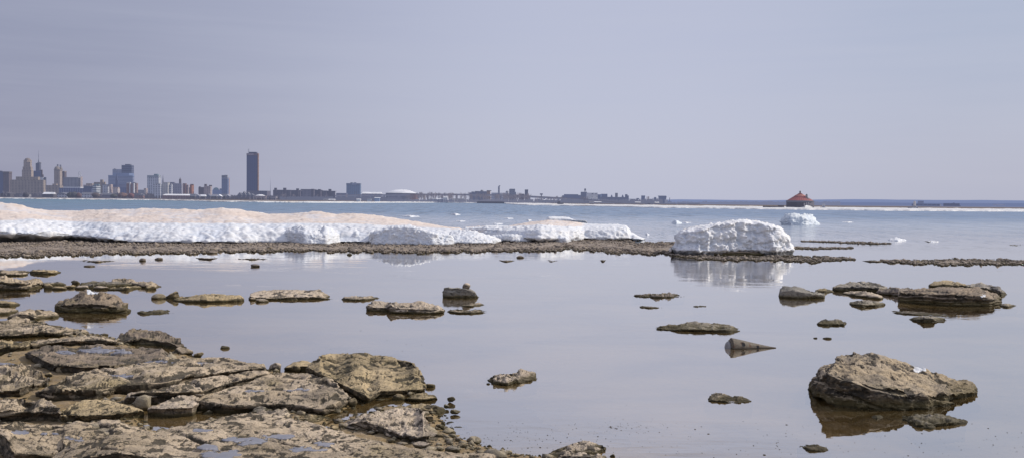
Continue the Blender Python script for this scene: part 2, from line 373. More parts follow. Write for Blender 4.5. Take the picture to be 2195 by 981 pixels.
# ------------------------------------------------------------------ rocks standing in the shallow water, far left
SH = 'flat limestone slabs of the rocky shore'; WR = 'rocks standing in the calm shallow water'
rock('rock', 'long flat slab cut off by the left edge, farthest of the left rocks', zA((-40,165),(230,168),(300,160),(350,138)), zA((-40,128),(100,130),(230,145),(350,128)), zA((-40,93),(150,92),(280,98),(350,112)), 'shelf', group=WR, dmax=2.5)
rock('rock', 'thin flat slab with a shaded notch just right of the farthest left slab', zA((355,140),(450,150),(560,150),(650,148),(714,133)), zA((355,112),(390,97),(520,110),(640,118),(714,128)), zA((355,105),(370,86),(500,84),(650,92),(714,122)), 'ochre', group=WR)
rock('rock', 'broken layered ledge at the left edge with a brown reflection', zA((-40,340),(250,340),(340,335),(440,310),(515,290)), zA((-40,225),(200,235),(300,250),(420,240),(515,262)), zA((-40,175),(60,170),(230,180),(330,190),(460,200),(515,245)), 'shelf', group=WR, amp=.06, strata=.05, dmax=2.2)
rock('rock', 'dark low rock touching the right end of the broken ledge', zA((505,290),(620,285),(768,278)), zA((505,262),(600,247),(700,250),(768,270)), zA((505,250),(560,235),(680,222),(768,262)), 'grey', group=WR)
stone('pointed pale stone at the foot of the broken left ledge', 101, 618, 22, 10, 'ochre', group=WR)
stone('low flat stone between the broken ledge and the jumbled slabs', 124, 620, 32, 6.5, 'ochre', group=WR)
stone('low yellowish stone next to the jumbled slabs', 147, 617, 32, 6.5, 'ochre', group=WR)
stone('small upright stone left of the jumbled slabs', 160, 608, 21, 9, 'grey', group=WR)
rock('rock', 'tapering top slab of the jumble behind the snow-capped boulder', zA((1325,252),(1500,272),(1700,310),(1800,312),(1893,303)), zA((1325,224),(1500,242),(1650,262),(1780,282),(1893,299)), zA((1325,212),(1400,202),(1500,205),(1640,225),(1780,242),(1893,294)), 'shelf', group=WR, amp=.05)
rock('rock', 'middle ragged slab of the jumble behind the snow-capped boulder', zA((950,290),(1250,300),(1400,292),(1560,285)), zA((950,264),(1130,264),(1350,260),(1450,264),(1560,272)), zA((950,252),(1050,230),(1150,218),(1280,225),(1400,232),(1560,262)), 'grey', group=WR, amp=.06)
rock('rock', 'low front slab of the jumble, right of the snow patch', zA((1275,335),(1500,342),(1560,325),(1655,315)), zA((1275,312),(1400,316),(1500,302),(1655,302)), zA((1275,298),(1340,280),(1500,278),(1655,288)), 'ochre', group=WR)
stone('flat wedge stone at the left foot of the jumble', 174, 619, 36, 7.5, 'pale', group=WR)
stone('rounded grey stone in the middle of the jumble', 191, 618, 28, 11, 'grey', group=WR)
stone('pale cobble right of the middle of the jumble', 214, 620, 34, 7.5, 'pale', group=WR)
stone('yellow cobble at the right tip of the jumble', 319, 620, 28, 8, 'ochre', group=WR)
b7 = rock('boulder', 'dark humped boulder topped by a small patch of snow', zA((655,582),(800,602),(1000,605),(1300,605),(1440,605),(1517,600)), zA((655,505),(850,500),(1000,475),(1150,490),(1300,520),(1440,530),(1517,590)),
          zA((660,478),(690,448),(850,433),(920,388),(960,343),(1040,325),(1150,325),(1280,360),(1400,390),(1460,430),(1490,500),(1517,582)), 'dark', 'boulder', amp=.05, strata=.05, smooth=3, capk=.05, group=WR, lump=.02)
M_snow = ice_mat('snow', (.60, .60, .60), lump=9.0, bd=.01); M['snow'] = M_snow
patch_on('snow_patch', (198, 624, 14, 6), M_snow, .022)
stone('smooth round stone standing alone in the water with its reflection', 338, 640.5, 33, 11.5, 'pebble', planes=2, group=WR, rough=.02)
stone('pointed cone-shaped stone left of the long low slab', 368, 640, 29, 17, 'ochre', planes=12, group=WR)
rock('rock', 'long low slab behind the pointed cone-shaped stone', zL((1500,898),(1590,905),(1800,910),(1950,905),(2060,900)), zL((1500,882),(1700,880),(1760,872),(1800,887),(1950,880),(2060,868)), zL((1500,865),(1550,845),(1720,825),(1800,818),(1900,823),(2000,848),(2060,856)), 'ochre', group=WR, amp=.04)
rock('rock', 'flat crumbled patch barely above water right of the dark humped boulder', zA((1600,602),(1700,625),(1900,622),(2050,602)), zA((1600,599),(1700,606),(1900,602),(2050,599)), zA((1600,596),(1720,575),(1850,565),(1980,568),(2050,596)), 'grey', group=WR, amp=.03, freq=5, strata=0)
rock('rock', 'wedge slab with shaded underside below the dark humped boulder', zA((118,684),(400,692),(500,672),(678,655)), zA((118,640),(230,607),(330,612),(400,650),(480,660),(640,615),(678,625)), zA((118,622),(200,580),(330,543),(500,545),(620,580),(678,610)), 'shelf', group=WR, amp=.03)
rock('rock', 'low slab at the left edge below the broken ledge', zA((-40,530),(120,532),(238,515)), zA((-40,477),(120,482),(238,502)), zA((-40,453),(100,450),(180,460),(238,492)), 'ochre', group=WR)
rock('rock', 'thin tan slab at the left edge beside the wedge slab', zA((-40,625),(100,620),(205,595)), zA((-40,585),(100,580),(205,575)), zA((-40,532),(100,535),(205,560)), 'shelf', group=WR)
# ---- middle of the water
rock('rock', 'long flat-topped slab with tapered right end, left of centre', zK((-56,893),(0,890),(250,888),(400,885),(648,880)), zK((-56,852),(100,862),(300,852),(540,852),(648,874)), zK((-56,832),(40,800),(200,795),(400,797),(540,793),(600,830),(648,870)), 'pale', group=WR, amp=.03, strata=.02)
stone('small pale stone lying before the long flat-topped slab', 559, 647, 32, 7, 'pale', group=WR)
rock('rock', 'short pale pinkish slab floating level, between two longer slabs', zD((188,285),(330,300),(450,295),(540,285),(642,272)), zD((188,264),(330,267),(450,264),(530,264),(642,271)), zD((188,255),(215,235),(300,235),(500,238),(600,248),(642,266)), 'pale', group=WR, strata=.01)
rock('rock', 'large ragged double slab with jagged top in the middle', zD((505,415),(600,422),(720,420),(770,446),(950,452),(1100,450),(1300,448),(1383,428)), zD((488,352),(560,365),(700,372),(770,362),(900,372),(1100,387),(1250,387),(1383,420)), zD((488,340),(540,305),(640,292),(800,300),(1090,298),(1200,325),(1300,345),(1383,413)), 'pale', group=WR, amp=.045, strata=.035, terr=.02, lump=.03)
rock('rock', 'upright grey block with a small stone on top', zD((1366,255),(1450,263),(1640,266),(1787,262)), zD((1372,165),(1390,142),(1550,147),(1650,162),(1740,192),(1787,254)), zD((1374,150),(1390,122),(1530,118),(1580,138),(1680,150),(1750,175),(1787,248)), 'greyblock', 'boulder', group=WR, capk=.03, lump=.02)
p = onz(np.array([1000.]), np.array([638.]), 0)[0]
pp = ony(np.array([1000.]), np.array([617.0]), p[1]+.12)[0]
V, F_ = blob(22, 13, 8, 5); V = V*np.array([.055, .05, .06])*p[1]/11+np.array([pp[0], pp[1], pp[2]+.005])
tag(mesh_obj('stone', V, F_, M['pale']), 'small pale stone perched on top of the grey block', 'stone', WR)
rock('rock', 'thin pale sliver just in front of the grey block', zD((1565,362),(1700,370),(1865,352)), zD((1565,356),(1700,350),(1865,350)), zD((1565,348),(1620,338),(1720,320),(1800,322),(1865,346)), 'pale', group=WR)
rock('rock', 'flat oval pale slab below the grey block', zD((1408,430),(1550,448),(1700,450),(1892,435)), zD((1408,425),(1550,425),(1700,425),(1892,432)), zD((1408,415),(1450,395),(1600,382),(1800,390),(1892,428)), 'pale', group=WR)
rock('rock', 'flat mound of broken rubble below the grounded ice block', zE((278,262),(400,280),(650,282),(805,270)), zE((278,259),(400,258),(650,257),(805,266)), zE((278,255),(360,235),(500,228),(680,228),(805,262)), 'gravel', group=WR, amp=.05, freq=6, strata=0, lump=.04)
rock('rock', 'tiny rubble sliver below the rubble mound', zE((355,385),(450,393),(602,385)), zE((355,380),(450,380),(602,380)), zE((355,372),(430,370),(520,376),(602,370)), 'gravel', group=WR, amp=.03)
rock('rock', 'tiny flat stone right of the rubble slivers', zE((905,375),(960,382),(1045,376)), zE((905,370),(960,368),(1045,370)), zE((905,362),(950,353),(1045,366)), 'pale', group=WR)
rock('rock', 'long low slab above the rusty metal cone', zE((523,614),(700,632),(820,634),(1100,642),(1300,647),(1388,630)), zE((523,594),(700,602),(800,587),(1000,597),(1150,622),(1250,612),(1388,622)), zE((523,580),(600,560),(750,545),(850,528),(1050,528),(1150,538),(1300,553),(1388,612)), 'grey', group=WR, amp=.035, strata=.03, terr=.015, lump=.02)
# ---- right side
rock('rock', 'blocky rock with a slanted left face, leftmost of the right group', zF((78,270),(200,277),(300,280),(472,276)), zF((82,262),(112,205),(200,205),(350,227),(472,242)), zF((82,258),(105,183),(125,167),(250,174),(350,190),(472,227)), 'greyblock', 'boulder', group=WR, capk=.02)
rock('rock', 'low tan stone behind the blocky slanted rock', zF((395,225),(470,230),(545,225)), zF((395,212),(470,208),(545,215)), zF((395,203),(440,187),(490,185),(545,208)), 'ochre', group=WR)
rock('rock', 'wide lumpy rock at the back of the right group', zF((545,215),(700,220),(850,225),(1012,228)), zF((545,197),(650,187),(800,182),(950,182),(1012,197)), zF((545,184),(600,144),(690,114),(850,119),(950,129),(1012,178)), 'grey', 'boulder', group=WR, lump=.04)
rock('rock', 'smooth pale oblong stone leaning before the wide lumpy rock', zF((638,242),(750,265),(950,287),(978,282)), zF((638,237),(750,240),(900,258),(978,278)), zF((638,228),(700,209),(830,203),(920,230),(978,270)), 'pale', group=WR, smooth=3)
rock('rock', 'grey cobble in front of the smooth pale oblong stone', zF((702,340),(800,355),(930,350),(1002,335)), zF((702,322),(850,327),(930,326),(1002,330)), zF((702,302),(760,285),(900,290),(1002,317)), 'grey', group=WR)
rock('rock', 'low rubble ridge joining the two large right rocks', zF((945,243),(1130,260),(1245,240)), zF((945,215),(1130,215),(1245,215)), zF((945,190),(1050,175),(1200,178),(1245,195)), 'gravel', group=WR, amp=.06, freq=5, lump=.04)
rock('rock', 'thick sunlit slab stacked behind the broad black-faced block', zF((1390,180),(1500,185),(1690,185)), zF((1390,160),(1500,150),(1690,160)), zF((1390,155),(1420,135),(1500,124),(1620,126),(1690,150)), 'ochre', group=WR)
rock('rock', 'sloping slab at the right rear of the broad black-faced block', zF((1680,190),(1900,225),(2000,262),(2040,240)), zF((1680,170),(1850,180),(1960,205),(2040,234)), zF((1680,157),(1800,143),(1900,152),(1970,165),(2040,226)), 'grey', group=WR)
rock('boulder', 'broad flat-topped block with a black shaded front, largest of the right group', zF((1115,307),(1300,327),(1550,346),(1900,346),(2003,325)), zF((1118,222),(1200,232),(1400,240),(1600,246),(1800,256),(1900,272),(2003,305)), zF((1118,213),(1180,190),(1350,175),(1550,170),(1800,175),(1900,207),(1980,240),(2003,292)), 'dark', 'boulder', group=WR, amp=.04, strata=.045, capk=.02, lump=.02)
patch_on('snow_patch', (2108, 634, 9, 7), M_snow, .005)
rock('rock', 'smooth yellowish pointed stone at the right end of the black-faced block', zF((1985,345),(2050,357),(2137,343)), zF((1985,335),(2050,335),(2137,341)), zF((1985,328),(2020,315),(2070,318),(2137,338)), 'pebble', group=WR, smooth=3, amp=.008)
rock('rock', 'thin rubble spit in front of the black-faced block', zF((1038,395),(1120,412),(1250,420),(1450,430),(1670,432)), zF((1038,392),(1120,398),(1250,406),(1450,420),(1670,428)), zF((1038,388),(1100,379),(1250,390),(1450,406),(1670,424)), 'gravel', group=WR, amp=.03)
rock('rock', 'ridged pile of thin plates in front of the black-faced block', zF((1215,465),(1320,490),(1420,490),(1522,474)), zF((1215,460),(1320,455),(1420,458),(1522,472)), zF((1215,453),(1300,420),(1400,413),(1480,448),(1522,468)), 'grey', group=WR, amp=.05, strata=.05, sfreq=20)
rock('rock', 'small ragged rock left of the pile of thin plates', zF((422,507),(500,513),(640,511),(664,490)), zF((422,492),(500,485),(600,490),(664,487)), zF((422,486),(450,448),(490,442),(560,460),(664,482)), 'grey', group=WR, amp=.035)
stone('tiny flat pale pebble left of a larger one in open water', 1748, 725, 10, 3, 'grey'); stone('tiny pale pebble awash above the large leaning boulder', 1774, 726, 20, 5, 'pale')
rock('boulder', 'huge leaning boulder with layered dark face, largest rock in the water', zG((380,442),(420,492),(540,542),(700,567),(900,577),(1100,577),(1300,572),(1450,547),(1600,492),(1724,466)),
     zG((352,392),(420,322),(500,268),(600,310),(750,338),(900,376),(1050,384),(1200,444),(1300,464),(1450,444),(1600,424),(1724,428)),
     zG((352,374),(370,328),(400,278),(440,228),(520,188),(545,149),(640,128),(720,103),(780,113),(830,97),(920,109),(1050,144),(1200,194),(1350,239),(1500,289),(1600,324),(1690,359),(1724,410)),
     'boulder', 'boulder', group=WR, dmax=1.15, amp=.04, strata=.06, sfreq=9, dip=.25, smooth=1, capk=.03, lump=.03, detail=.5, terr=.02, q=1.25)
patch_on('snow_patch', (1971, 792, 18, 8), M_snow, .006, seed=1); patch_on('snow_patch', (1846, 812, 12, 8), M_snow, .003, seed=2)
rock('rock', 'low mottled rock in front of the huge leaning boulder', zG((1115,652),(1220,726),(1330,736),(1480,712),(1645,692)), zG((1115,642),(1250,692),(1350,694),(1500,674),(1645,687)), zG((1115,626),(1200,608),(1340,599),(1450,609),(1560,634),(1645,678)), 'grey', group=WR, amp=.03, terr=.012, lump=.02)
rock('rock', 'fist-sized stone awash in the reflection of the huge leaning boulder', zG((855,645),(900,662),(955,645)), zG((855,640),(900,642),(955,642)), zG((855,636),(880,618),(920,616),(955,640)), 'grey', group=WR)
rock('rock', 'small diamond-shaped rock near the bottom right', zG((245,888),(330,922),(420,927),(494,918)), zG((245,880),(330,902),(400,902),(494,915)), zG((245,872),(310,861),(390,864),(440,889),(494,911)), 'pale', group=WR)
rock('rock', 'humped rock alone in open water, bottom right of centre', zH((1446,394),(1550,406),(1640,413),(1720,416),(1780,409),(1845,397)), zH((1446,390),(1520,376),(1620,388),(1700,402),(1780,396),(1845,394)), zH((1446,382),(1490,340),(1540,317),(1620,324),(1700,344),(1780,368),(1845,390)), 'pale', group=WR, lump=.02)
rock('rock', 'pale rock with a raised right end alone in open water, centre', zC((1552,397),(1600,426),(1700,442),(1740,427),(1850,412),(1914,390)), zC((1552,390),(1640,388),(1720,412),(1745,384),(1800,402),(1914,380)), zC((1552,380),(1600,350),(1690,324),(1760,338),(1800,308),(1840,316),(1900,328),(1914,370)), 'pale', group=WR, lump=.015)
stone('pebble beside the pale rock with a raised end', 1047, 823, 9, 3, 'grey'); stone('lone small dark stone in the water off the left shore', 479, 747, 24, 8, 'grey', name='stone', group=WR)
stone('tan stone on the water with darker left side, below the ice blocks', 749, 546, 12, 4.5, 'grey', group=WR)
stone('low brown cone of rubble awash in front of the second ice bank', 1115, 552, 18, 5, 'gravel', group=WR)
stone('rounded brown stone nearest the gravel bar on the left', 304, 559, 16, 6.5, 'gravel', group=WR); stone('flat brown stone right of the rounded one by the gravel bar', 339, 556, 19, 5, 'gravel', group=WR)
stone('flat dark pebble patch alone in calm water, upper left', 190, 571, 26, 3, 'gravel', group=WR); stone('pale lumpy stone awash under the ice reflection', 545, 571, 24, 5.5, 'gravel', group=WR)
# ------------------------------------------------------------------ the rock shelf, left foreground
kw = dict(cat='rock slab', group=SH, crack=.05)
rock('rock_slab', 'wide rough ledge at the left edge, farthest slab of the shore', zA((-60,905),(330,892),(450,872),(700,882),(1000,867),(1100,862)), zA((-60,862),(200,858),(420,828),(500,808),(700,845),(1000,835),(1100,853)), zA((-60,700),(150,680),(300,663),(430,680),(560,710),(700,738),(850,788),(1000,808),(1100,842)), 'shelf', dmax=5, terr=.04, amp=.05, lump=.02, **kw)
rock('rock_slab', 'thin slab between the farthest ledge and the rounded hump', zB((230,152),(420,128),(750,125),(875,127)), zB((230,125),(420,112),(560,98),(750,104),(875,112)), zB((230,92),(400,75),(600,63),(750,73),(875,90)), 'shelf', dmax=4, terr=.02, bz=0.05, **kw)
rock('rock_slab', 'rubbly tan slab at the left edge above the stony crack', zB((-40,192),(200,172),(275,127)), zB((-40,155),(150,150),(275,115)), zB((-40,112),(100,95),(275,87)), 'ochre', dmax=4, terr=.03, bz=0.04, **kw)
rock('boulder', 'rounded crusty hump at the waterline of the shore', zB((868,130),(1040,130),(1200,142),(1300,167),(1388,182)), zB((868,117),(1000,84),(1200,94),(1300,124),(1388,167)), zB((868,110),(900,58),(960,14),(1060,4),(1180,9),(1260,39),(1330,84),(1370,119),(1388,167)), 'shelf_wet', cat='boulder', group=SH, dmax=1.6, lump=.02, amp=.06, capk=.03, crag=.7)
rock('rock_slab', 'broad wet slab pocked with shiny puddles, upper middle of the shore', zB((205,205),(260,235),(400,305),(600,318),(900,305),(1260,255)), zB((205,192),(260,212),(400,285),(600,300),(900,290),(1260,238)), zB((205,183),(300,150),(500,133),(900,128),(1200,148),(1260,205)), 'shelf_wet', dmax=5, terr=.03, lump=.015, amp=.035, wet=[(220,747,42,5),(262,752,24,4),(180,748,20,4),(140,752,24,4)], bz=0.09, **kw)
rock('rock_slab', 'long broad slab with an undercut front edge, centre of the shore', zB((290,502),(400,532),(590,522),(720,522),(870,482),(1050,477),(1250,457),(1560,372),(1970,327)), zB((290,482),(400,460),(560,468),(720,468),(850,442),(1000,432),(1250,412),(1560,352),(1970,302)), zB((290,465),(450,390),(600,325),(900,283),(1250,228),(1450,226),(1700,248),(1970,282)), 'shelf', dmax=6, terr=.035, lump=.015, amp=.035, wet=[(330,776,40,4),(250,803,30,3),(440,780,26,3)], bz=0.06, **kw)
rock('rock_slab', 'narrow sloping slab along the diagonal crack', zB((980,545),(1250,540),(1500,522),(1750,432),(2000,362)), zB((980,505),(1250,490),(1510,472),(1700,420),(2000,350)), zB((980,482),(1250,430),(1560,372),(1800,332),(2000,312)), 'shelf', dmax=4, terr=.02, amp=.03, bz=0.07, **kw)
rock('rock_slab', 'large pale slab with a sunlit right face beside the inlet', zS((412,876),(505,884),(600,879),(692,889),(722,881),(754,862)), zS((416,857),(500,866),(560,866),(600,864),(650,870),(692,874),(735,857),(754,848)), zS((416,849),(470,834),(530,814),(570,801),(600,793),(660,796),(700,804),(735,831),(754,846)), 'shelf', dmax=6, terr=.025, lump=.01, amp=.03, capk=.03, wet=[(640,833,30,3),(555,838,24,3)], bz=0.02, **kw)
rock('rock_slab', 'small slab peeping out behind the big tilted slab', zC((43,325),(130,330),(235,330)), zC((43,302),(130,290),(235,295)), zC((43,290),(100,255),(180,246),(235,262)), 'ochre', dmax=2, **kw)
rock('rock_slab', 'big tilted slab ending in a point, jutting into the water', zC((208,345),(300,412),(420,442),(530,522),(620,557),(668,557),(742,520),(900,502),(1095,476)), zC((208,292),(300,342),(420,402),(520,442),(620,492),(668,540),(742,474),(900,474),(1000,462),(1095,452)), zC((208,275),(300,213),(560,198),(750,203),(900,233),(1000,260),(1060,358),(1095,430)), 'ochre', dmax=5, rise=.05, bz=.02, terr=.02, lump=.02, amp=.035, strata=.04, capk=.02, q=1.1, **kw)
rock('rock_slab', 'flat yellow-brown slab at the waterline in front of the tilted slab', zC((935,545),(1040,560),(1165,542)), zC((935,535),(1040,535),(1165,528)), zC((935,530),(1000,500),(1080,488),(1165,510)), 'ochre', dmax=1.5, **kw)
stone('knobbly yellow stone at the tilted slab, left of the flat waterline slab', 855, 857, 30, 13, 'ochre', group=SH); stone('dark stone at the right tip of the tilted slab', 922, 830, 22, 10, 'ochre', group=SH)
rock('boulder', 'rounded knob with a mossy front at the end of the inlet', zC((925,652),(1080,652),(1180,652),(1234,635)), zC((925,612),(1080,602),(1160,592),(1234,610)), zC((925,600),(1000,570),(1150,566),(1234,600)), 'ochre', cat='boulder', group=SH, dmax=1.2, capk=.06)
rock('boulder', 'massive pale wedge-shaped boulder with undercut front, foreground', zC((470,748),(640,782),(760,802),(880,842),(980,868),(1100,868),(1165,842)), zC((470,738),(640,690),(700,722),(830,764),(900,802),(1000,822),(1100,805),(1165,832)), zC((470,722),(560,680),(640,643),(820,608),(950,588),(1070,608),(1085,688),(1130,738),(1165,812)), 'pale', cat='boulder', group=SH, dmax=2.2, amp=.035, lump=.02, strata=.02, terr=.015, capk=.04, bz=.03, q=1.2)
rock('rock_slab', 'cracked ledge at the left edge below the stony crack', zB((-40,515),(150,502),(345,425)), zB((-40,472),(100,472),(200,442),(345,405)), zB((-40,250),(120,265),(240,288),(345,370)), 'shelf', dmax=4, terr=.04, lump=.02, wet=[(15,774,22,3)], bz=0.05, **kw)
rock('rock_slab', 'layered block with a dark side at the left edge', zB((-40,720),(200,702),(300,700),(462,708)), zB((-40,625),(200,625),(300,605),(420,605),(462,655)), zB((-40,530),(200,523),(380,543),(430,578),(462,640)), 'shelf', dmax=3, terr=.03, amp=.04, strata=.045, bz=0.03, **kw)
rock('rock_slab', 'smooth brown block right of the layered block', zB((455,705),(650,700),(900,682),(1045,645)), zB((455,660),(650,660),(900,640),(1045,622)), zB((455,612),(520,582),(620,543),(800,538),(950,568),(1045,602)), 'ochre', dmax=3, amp=.025, bz=0.05, **kw)
stone('rounded pale boulder leaning at the left end of the pool', 305, 880, 44, 34, 'pebble', planes=5, group=SH, name='stone', sink=.12)
rock('rock_slab', 'pale smooth slab lying behind the rounded boulder at the pool', zB((945,560),(1100,560),(1255,545)), zB((945,520),(1100,520),(1255,510)), zB((945,500),(1000,485),(1150,476),(1255,484)), 'pale', dmax=2, amp=.015, bz=0.05, **kw)
rock('rock_slab', 'short tilted pale slab overhanging the pool', zB((1128,645),(1300,655),(1445,645),(1520,560)), zB((1128,605),(1300,605),(1440,595),(1520,545)), zB((1128,590),(1250,538),(1380,498),(1500,488),(1520,520)), 'pale', dmax=2.2, amp=.02, bz=0.03, **kw)
rock('rock_slab', 'grainy pale slab behind the short tilted slab', zB((1245,520),(1350,515),(1512,520)), zB((1245,490),(1350,495),(1512,500)), zB((1245,440),(1350,425),(1450,425),(1512,470)), 'pale', dmax=2.5, terr=.02, bz=0.08, **kw)
stone('egg-shaped tan stone standing in the pool', 386, 892, 25, 12, 'pebble', planes=2, group=SH, rough=.02); stone('dark pebble at the near edge of the pool', 347, 924, 14, 8, 'grey', group=SH)
rock('rock_slab', 'rough corner slab in the bottom left corner with a dark side', zB((-40,905),(100,1010),(480,965),(900,885),(1115,812)), zB((-40,775),(60,825),(100,935),(470,945),(480,905),(1000,855),(1115,802)), zB((-40,740),(100,698),(460,703),(880,678),(1000,738),(1115,788)), 'shelf', dmax=3.5, terr=.025, lump=.015, amp=.035, wet=[(45,924,22,5),(105,926,20,3),(160,938,24,4)], bz=.05, **kw)
rock('rock_slab', 'great nearest slab with bright rain puddles along the bottom edge', zS((120,1010),(450,1015),(700,1030),(1060,1030)), zS((120,990),(250,967),(330,980),(450,988),(600,1012),(1060,1012)), zS((120,970),(150,952),(230,925),(330,917),(400,905),(450,893),(540,879),(600,886),(660,902),(720,920),(780,934),(850,946),(930,960),(1000,970),(1060,974)), 'shelf', dmax=4, terr=.018, lump=.012, amp=.022, bz=.06, q=1.15,
     wet=[(524,945,40,9),(447,956,20,5),(478,972,45,9),(430,920,26,4),(655,962,42,8),(590,938,34,6),(700,952,26,6),(612,935,24,4)], **kw)
rock('rock', 'smooth hump on the near slab beside the pool', zP((1000,300),(1250,320),(1500,335),(1600,300)), zP((1000,275),(1250,240),(1500,240),(1600,290)), zP((1000,268),(1150,190),(1350,148),(1500,150),(1560,200),(1600,285)), 'pale', group=SH, cat='rock', dmax=1.2, bz=.08, smooth=3)
rock('rock', 'short grey-brown stone at the pool behind the smooth hump', zP((1045,215),(1200,220),(1310,180)), zP((1045,190),(1200,170),(1310,165)), zP((1045,165),(1110,115),(1240,128),(1310,160)), 'grey', group=SH, bz=.05)
rock('rock', 'flat brown stone sliding into the inlet', zP((1690,345),(1850,385),(2050,340),(2160,312)), zP((1690,310),(1850,330),(2050,310),(2160,300)), zP((1690,260),(1850,225),(2000,240),(2160,295)), 'ochre', group=SH, amp=.012)
stone('yellow angular stone behind the flat brown stone', 646, 890, 24, 12, 'pebble', group=SH, z=.02); stone('thin yellow shard on the near slab by the inlet', 638, 908, 24, 8, 'pebble', group=SH, z=.08)
stone('mossy stone at the head of the inlet', 677, 921, 26, 11, 'ochre', group=SH); stone('blue-grey stone under the flat brown stone', 628, 890, 18, 10, 'grey', group=SH)
rock('rock', 'pale slab cut by the bottom edge, right of the pebbly spit', zH((60,900),(300,930),(640,940)), zH((60,880),(250,850),(450,860),(640,920)), zH((60,866),(150,822),(250,812),(450,830),(590,850),(640,905)), 'pale', group=SH, cat='rock', dmax=1.2)
rock('rock', 'upper pale rock with small dark spots, bottom edge right of centre', zH((150,850),(300,870),(450,860),(590,832)), zH((150,828),(300,808),(450,800),(540,810),(590,800)), zH((150,820),(220,783),(340,739),(430,736),(500,749),(580,759),(590,792)), 'pale', group=SH, cat='rock', dmax=1.0)
stone('small dark stone right of the pale bottom slab', 1313, 979, 12, 7, 'ochre', group=SH)
# named stones of the spit and the inlet
for args in [('long pale fluted stone under the wedge boulder', 905, 960, 44, 15, 'pale'), ('flat blue-grey plate on the pebbly spit', 968, 968, 36, 12, 'grey'),
             ('yellow oval pebble under the pale fluted stone', 925, 972, 16, 7, 'pebble'), ('tan hump at the water end of the pebbly spit', 1015, 947, 34, 12, 'pebble'),
             ('brown oblong stone next to the blue-grey plate', 995, 958, 30, 10, 'ochre'), ('dark rock awash at the tip of the pebbly spit', 1051, 968, 12, 8, 'grey'),
             ('brown stone right of the wedge boulder', 920, 902, 18, 12, 'ochre'), ('upper of two small dark stones off the rounded knob', 967, 857, 18, 8, 'grey'),
             ('flat stone touching the rounded knob', 957, 871, 12, 6, 'grey'), ('lower flat dark stone off the rounded knob', 975, 883, 24, 7, 'grey'),
             ('black stone above a pale one near the spit', 950, 910, 11, 7, 'dark'), ('pale stone under the black one near the spit', 945, 915, 13, 6, 'grey'),
             ('black twin stone awash off the spit', 971, 929, 13, 5, 'dark'), ('olive stone at the right corner of the wedge boulder', 942, 937, 22, 9, 'ochre'),
             ('square pale stone on the spit', 982, 945, 14, 10, 'pale'), ('tan stone left of the square pale stone', 963, 946, 22, 10, 'pebble'),
             ('pale shard among the pebbles under the wedge boulder', 838, 946, 18, 7, 'grey'), ('round brown cobble left of the wedge boulder', 730, 915, 16, 9, 'pebble'),
             ('second brown cobble left of the wedge boulder', 716, 922, 20, 9, 'ochre'), ('grey-tan cobble tucked under the wedge boulder', 773, 914, 22, 11, 'pebble'),
             ('orange block in the stony crack', 127, 798, 20, 14, 'pebble'), ('flat pale oval stone at the top of the stony crack', 80, 788, 22, 9, 'pebble'),
             ('grey stone right of the orange block', 155, 796, 24, 13, 'grey'), ('tan cobble below the flat oval in the stony crack', 104, 806, 20, 8, 'ochre'),
             ('pale cobble at the lower end of the stony crack', 103, 815, 14, 8, 'pebble'), ('grey wedge at the bottom of the stony crack', 96, 828, 20, 9, 'grey'),
             ('little pale stone on the block beside the pool', 188, 854, 16, 7, 'pale'), ('flat stone left of the pool boulder', 240, 862, 16, 7, 'grey'),
             ('long stone in front of the rounded hump at the waterline', 385, 757, 52, 12, 'shelf'), ('dark stone beside the rounded hump', 335, 761, 38, 12, 'shelf_wet'),
             ('pale pebble among stones below the rounded hump', 330, 771, 22, 6, 'pebble'), ('brown stone at the waterline right of the long stone', 425, 762, 24, 8, 'ochre'),
             ('cream stone behind the large pale slab', 590, 791, 30, 15, 'pale'), ('dark stone near the small peeping slab', 632, 792, 22, 10, 'ochre'),
             ('dark cobble at the point of the big tilted slab', 757, 867, 22, 15, 'ochre')]:
    stone(*args, group=SH, z=.03)
# ------------------------------------------------------------------ ice
IB = 'broken ice blocks in front of the ice bank'
def ice(name, label, curves, cat, mat='ice', group=None, **kw):
    kw.setdefault('amp', .05); kw.setdefault('freq', 1.2); kw.setdefault('smooth', 2); kw.setdefault('lump', .10); kw.setdefault('seed', hash_(label) % 97)
    o = loft(name, curves, M[mat], **kw); return tag(o, label, cat, group)
bank_base = [(-60,516)]+zL((0,395),(250,392),(480,384),(620,380),(950,396),(1500,404),(1970,404))+zK((0,398),(1000,400),(1740,402))
bank_low = [(-60,498)]+zL((0,312),(250,318),(480,322),(620,332),(800,347),(950,362),(1060,377),(1200,386),(1500,387),(1970,387))+zK((0,388),(1000,390),(1740,398))
bank_up = [(-60,486)]+zL((0,262),(100,270),(300,282),(500,290),(850,312),(950,322),(1300,330),(1600,338),(1950,330))+zK((0,320),(600,310),(1100,320),(1500,330),(1740,372))
bank_mid = [(-60,474)]+zL((0,215),(300,200),(500,212),(900,226),(1400,233),(1900,234),(2195,236))+zK((400,230),(800,240),(1100,250),(1500,268),(1740,284))
bank_top = [(-60,431)]+zL((0,52),(100,60),(250,100),(420,120),(700,120),(1000,108),(1300,99),(1700,115),(1900,97),(2050,115))+zK((0,140),(100,153),(250,153),(400,135),(520,127),(680,153),(850,149),(1000,165),(1200,190),(1450,232),(1600,260),(1740,277))
bank_m2 = [((x), .5*(y+np.interp(x, [q[0] for q in bank_mid], [q[1] for q in bank_mid]))+1.5) for x, y in bank_top]
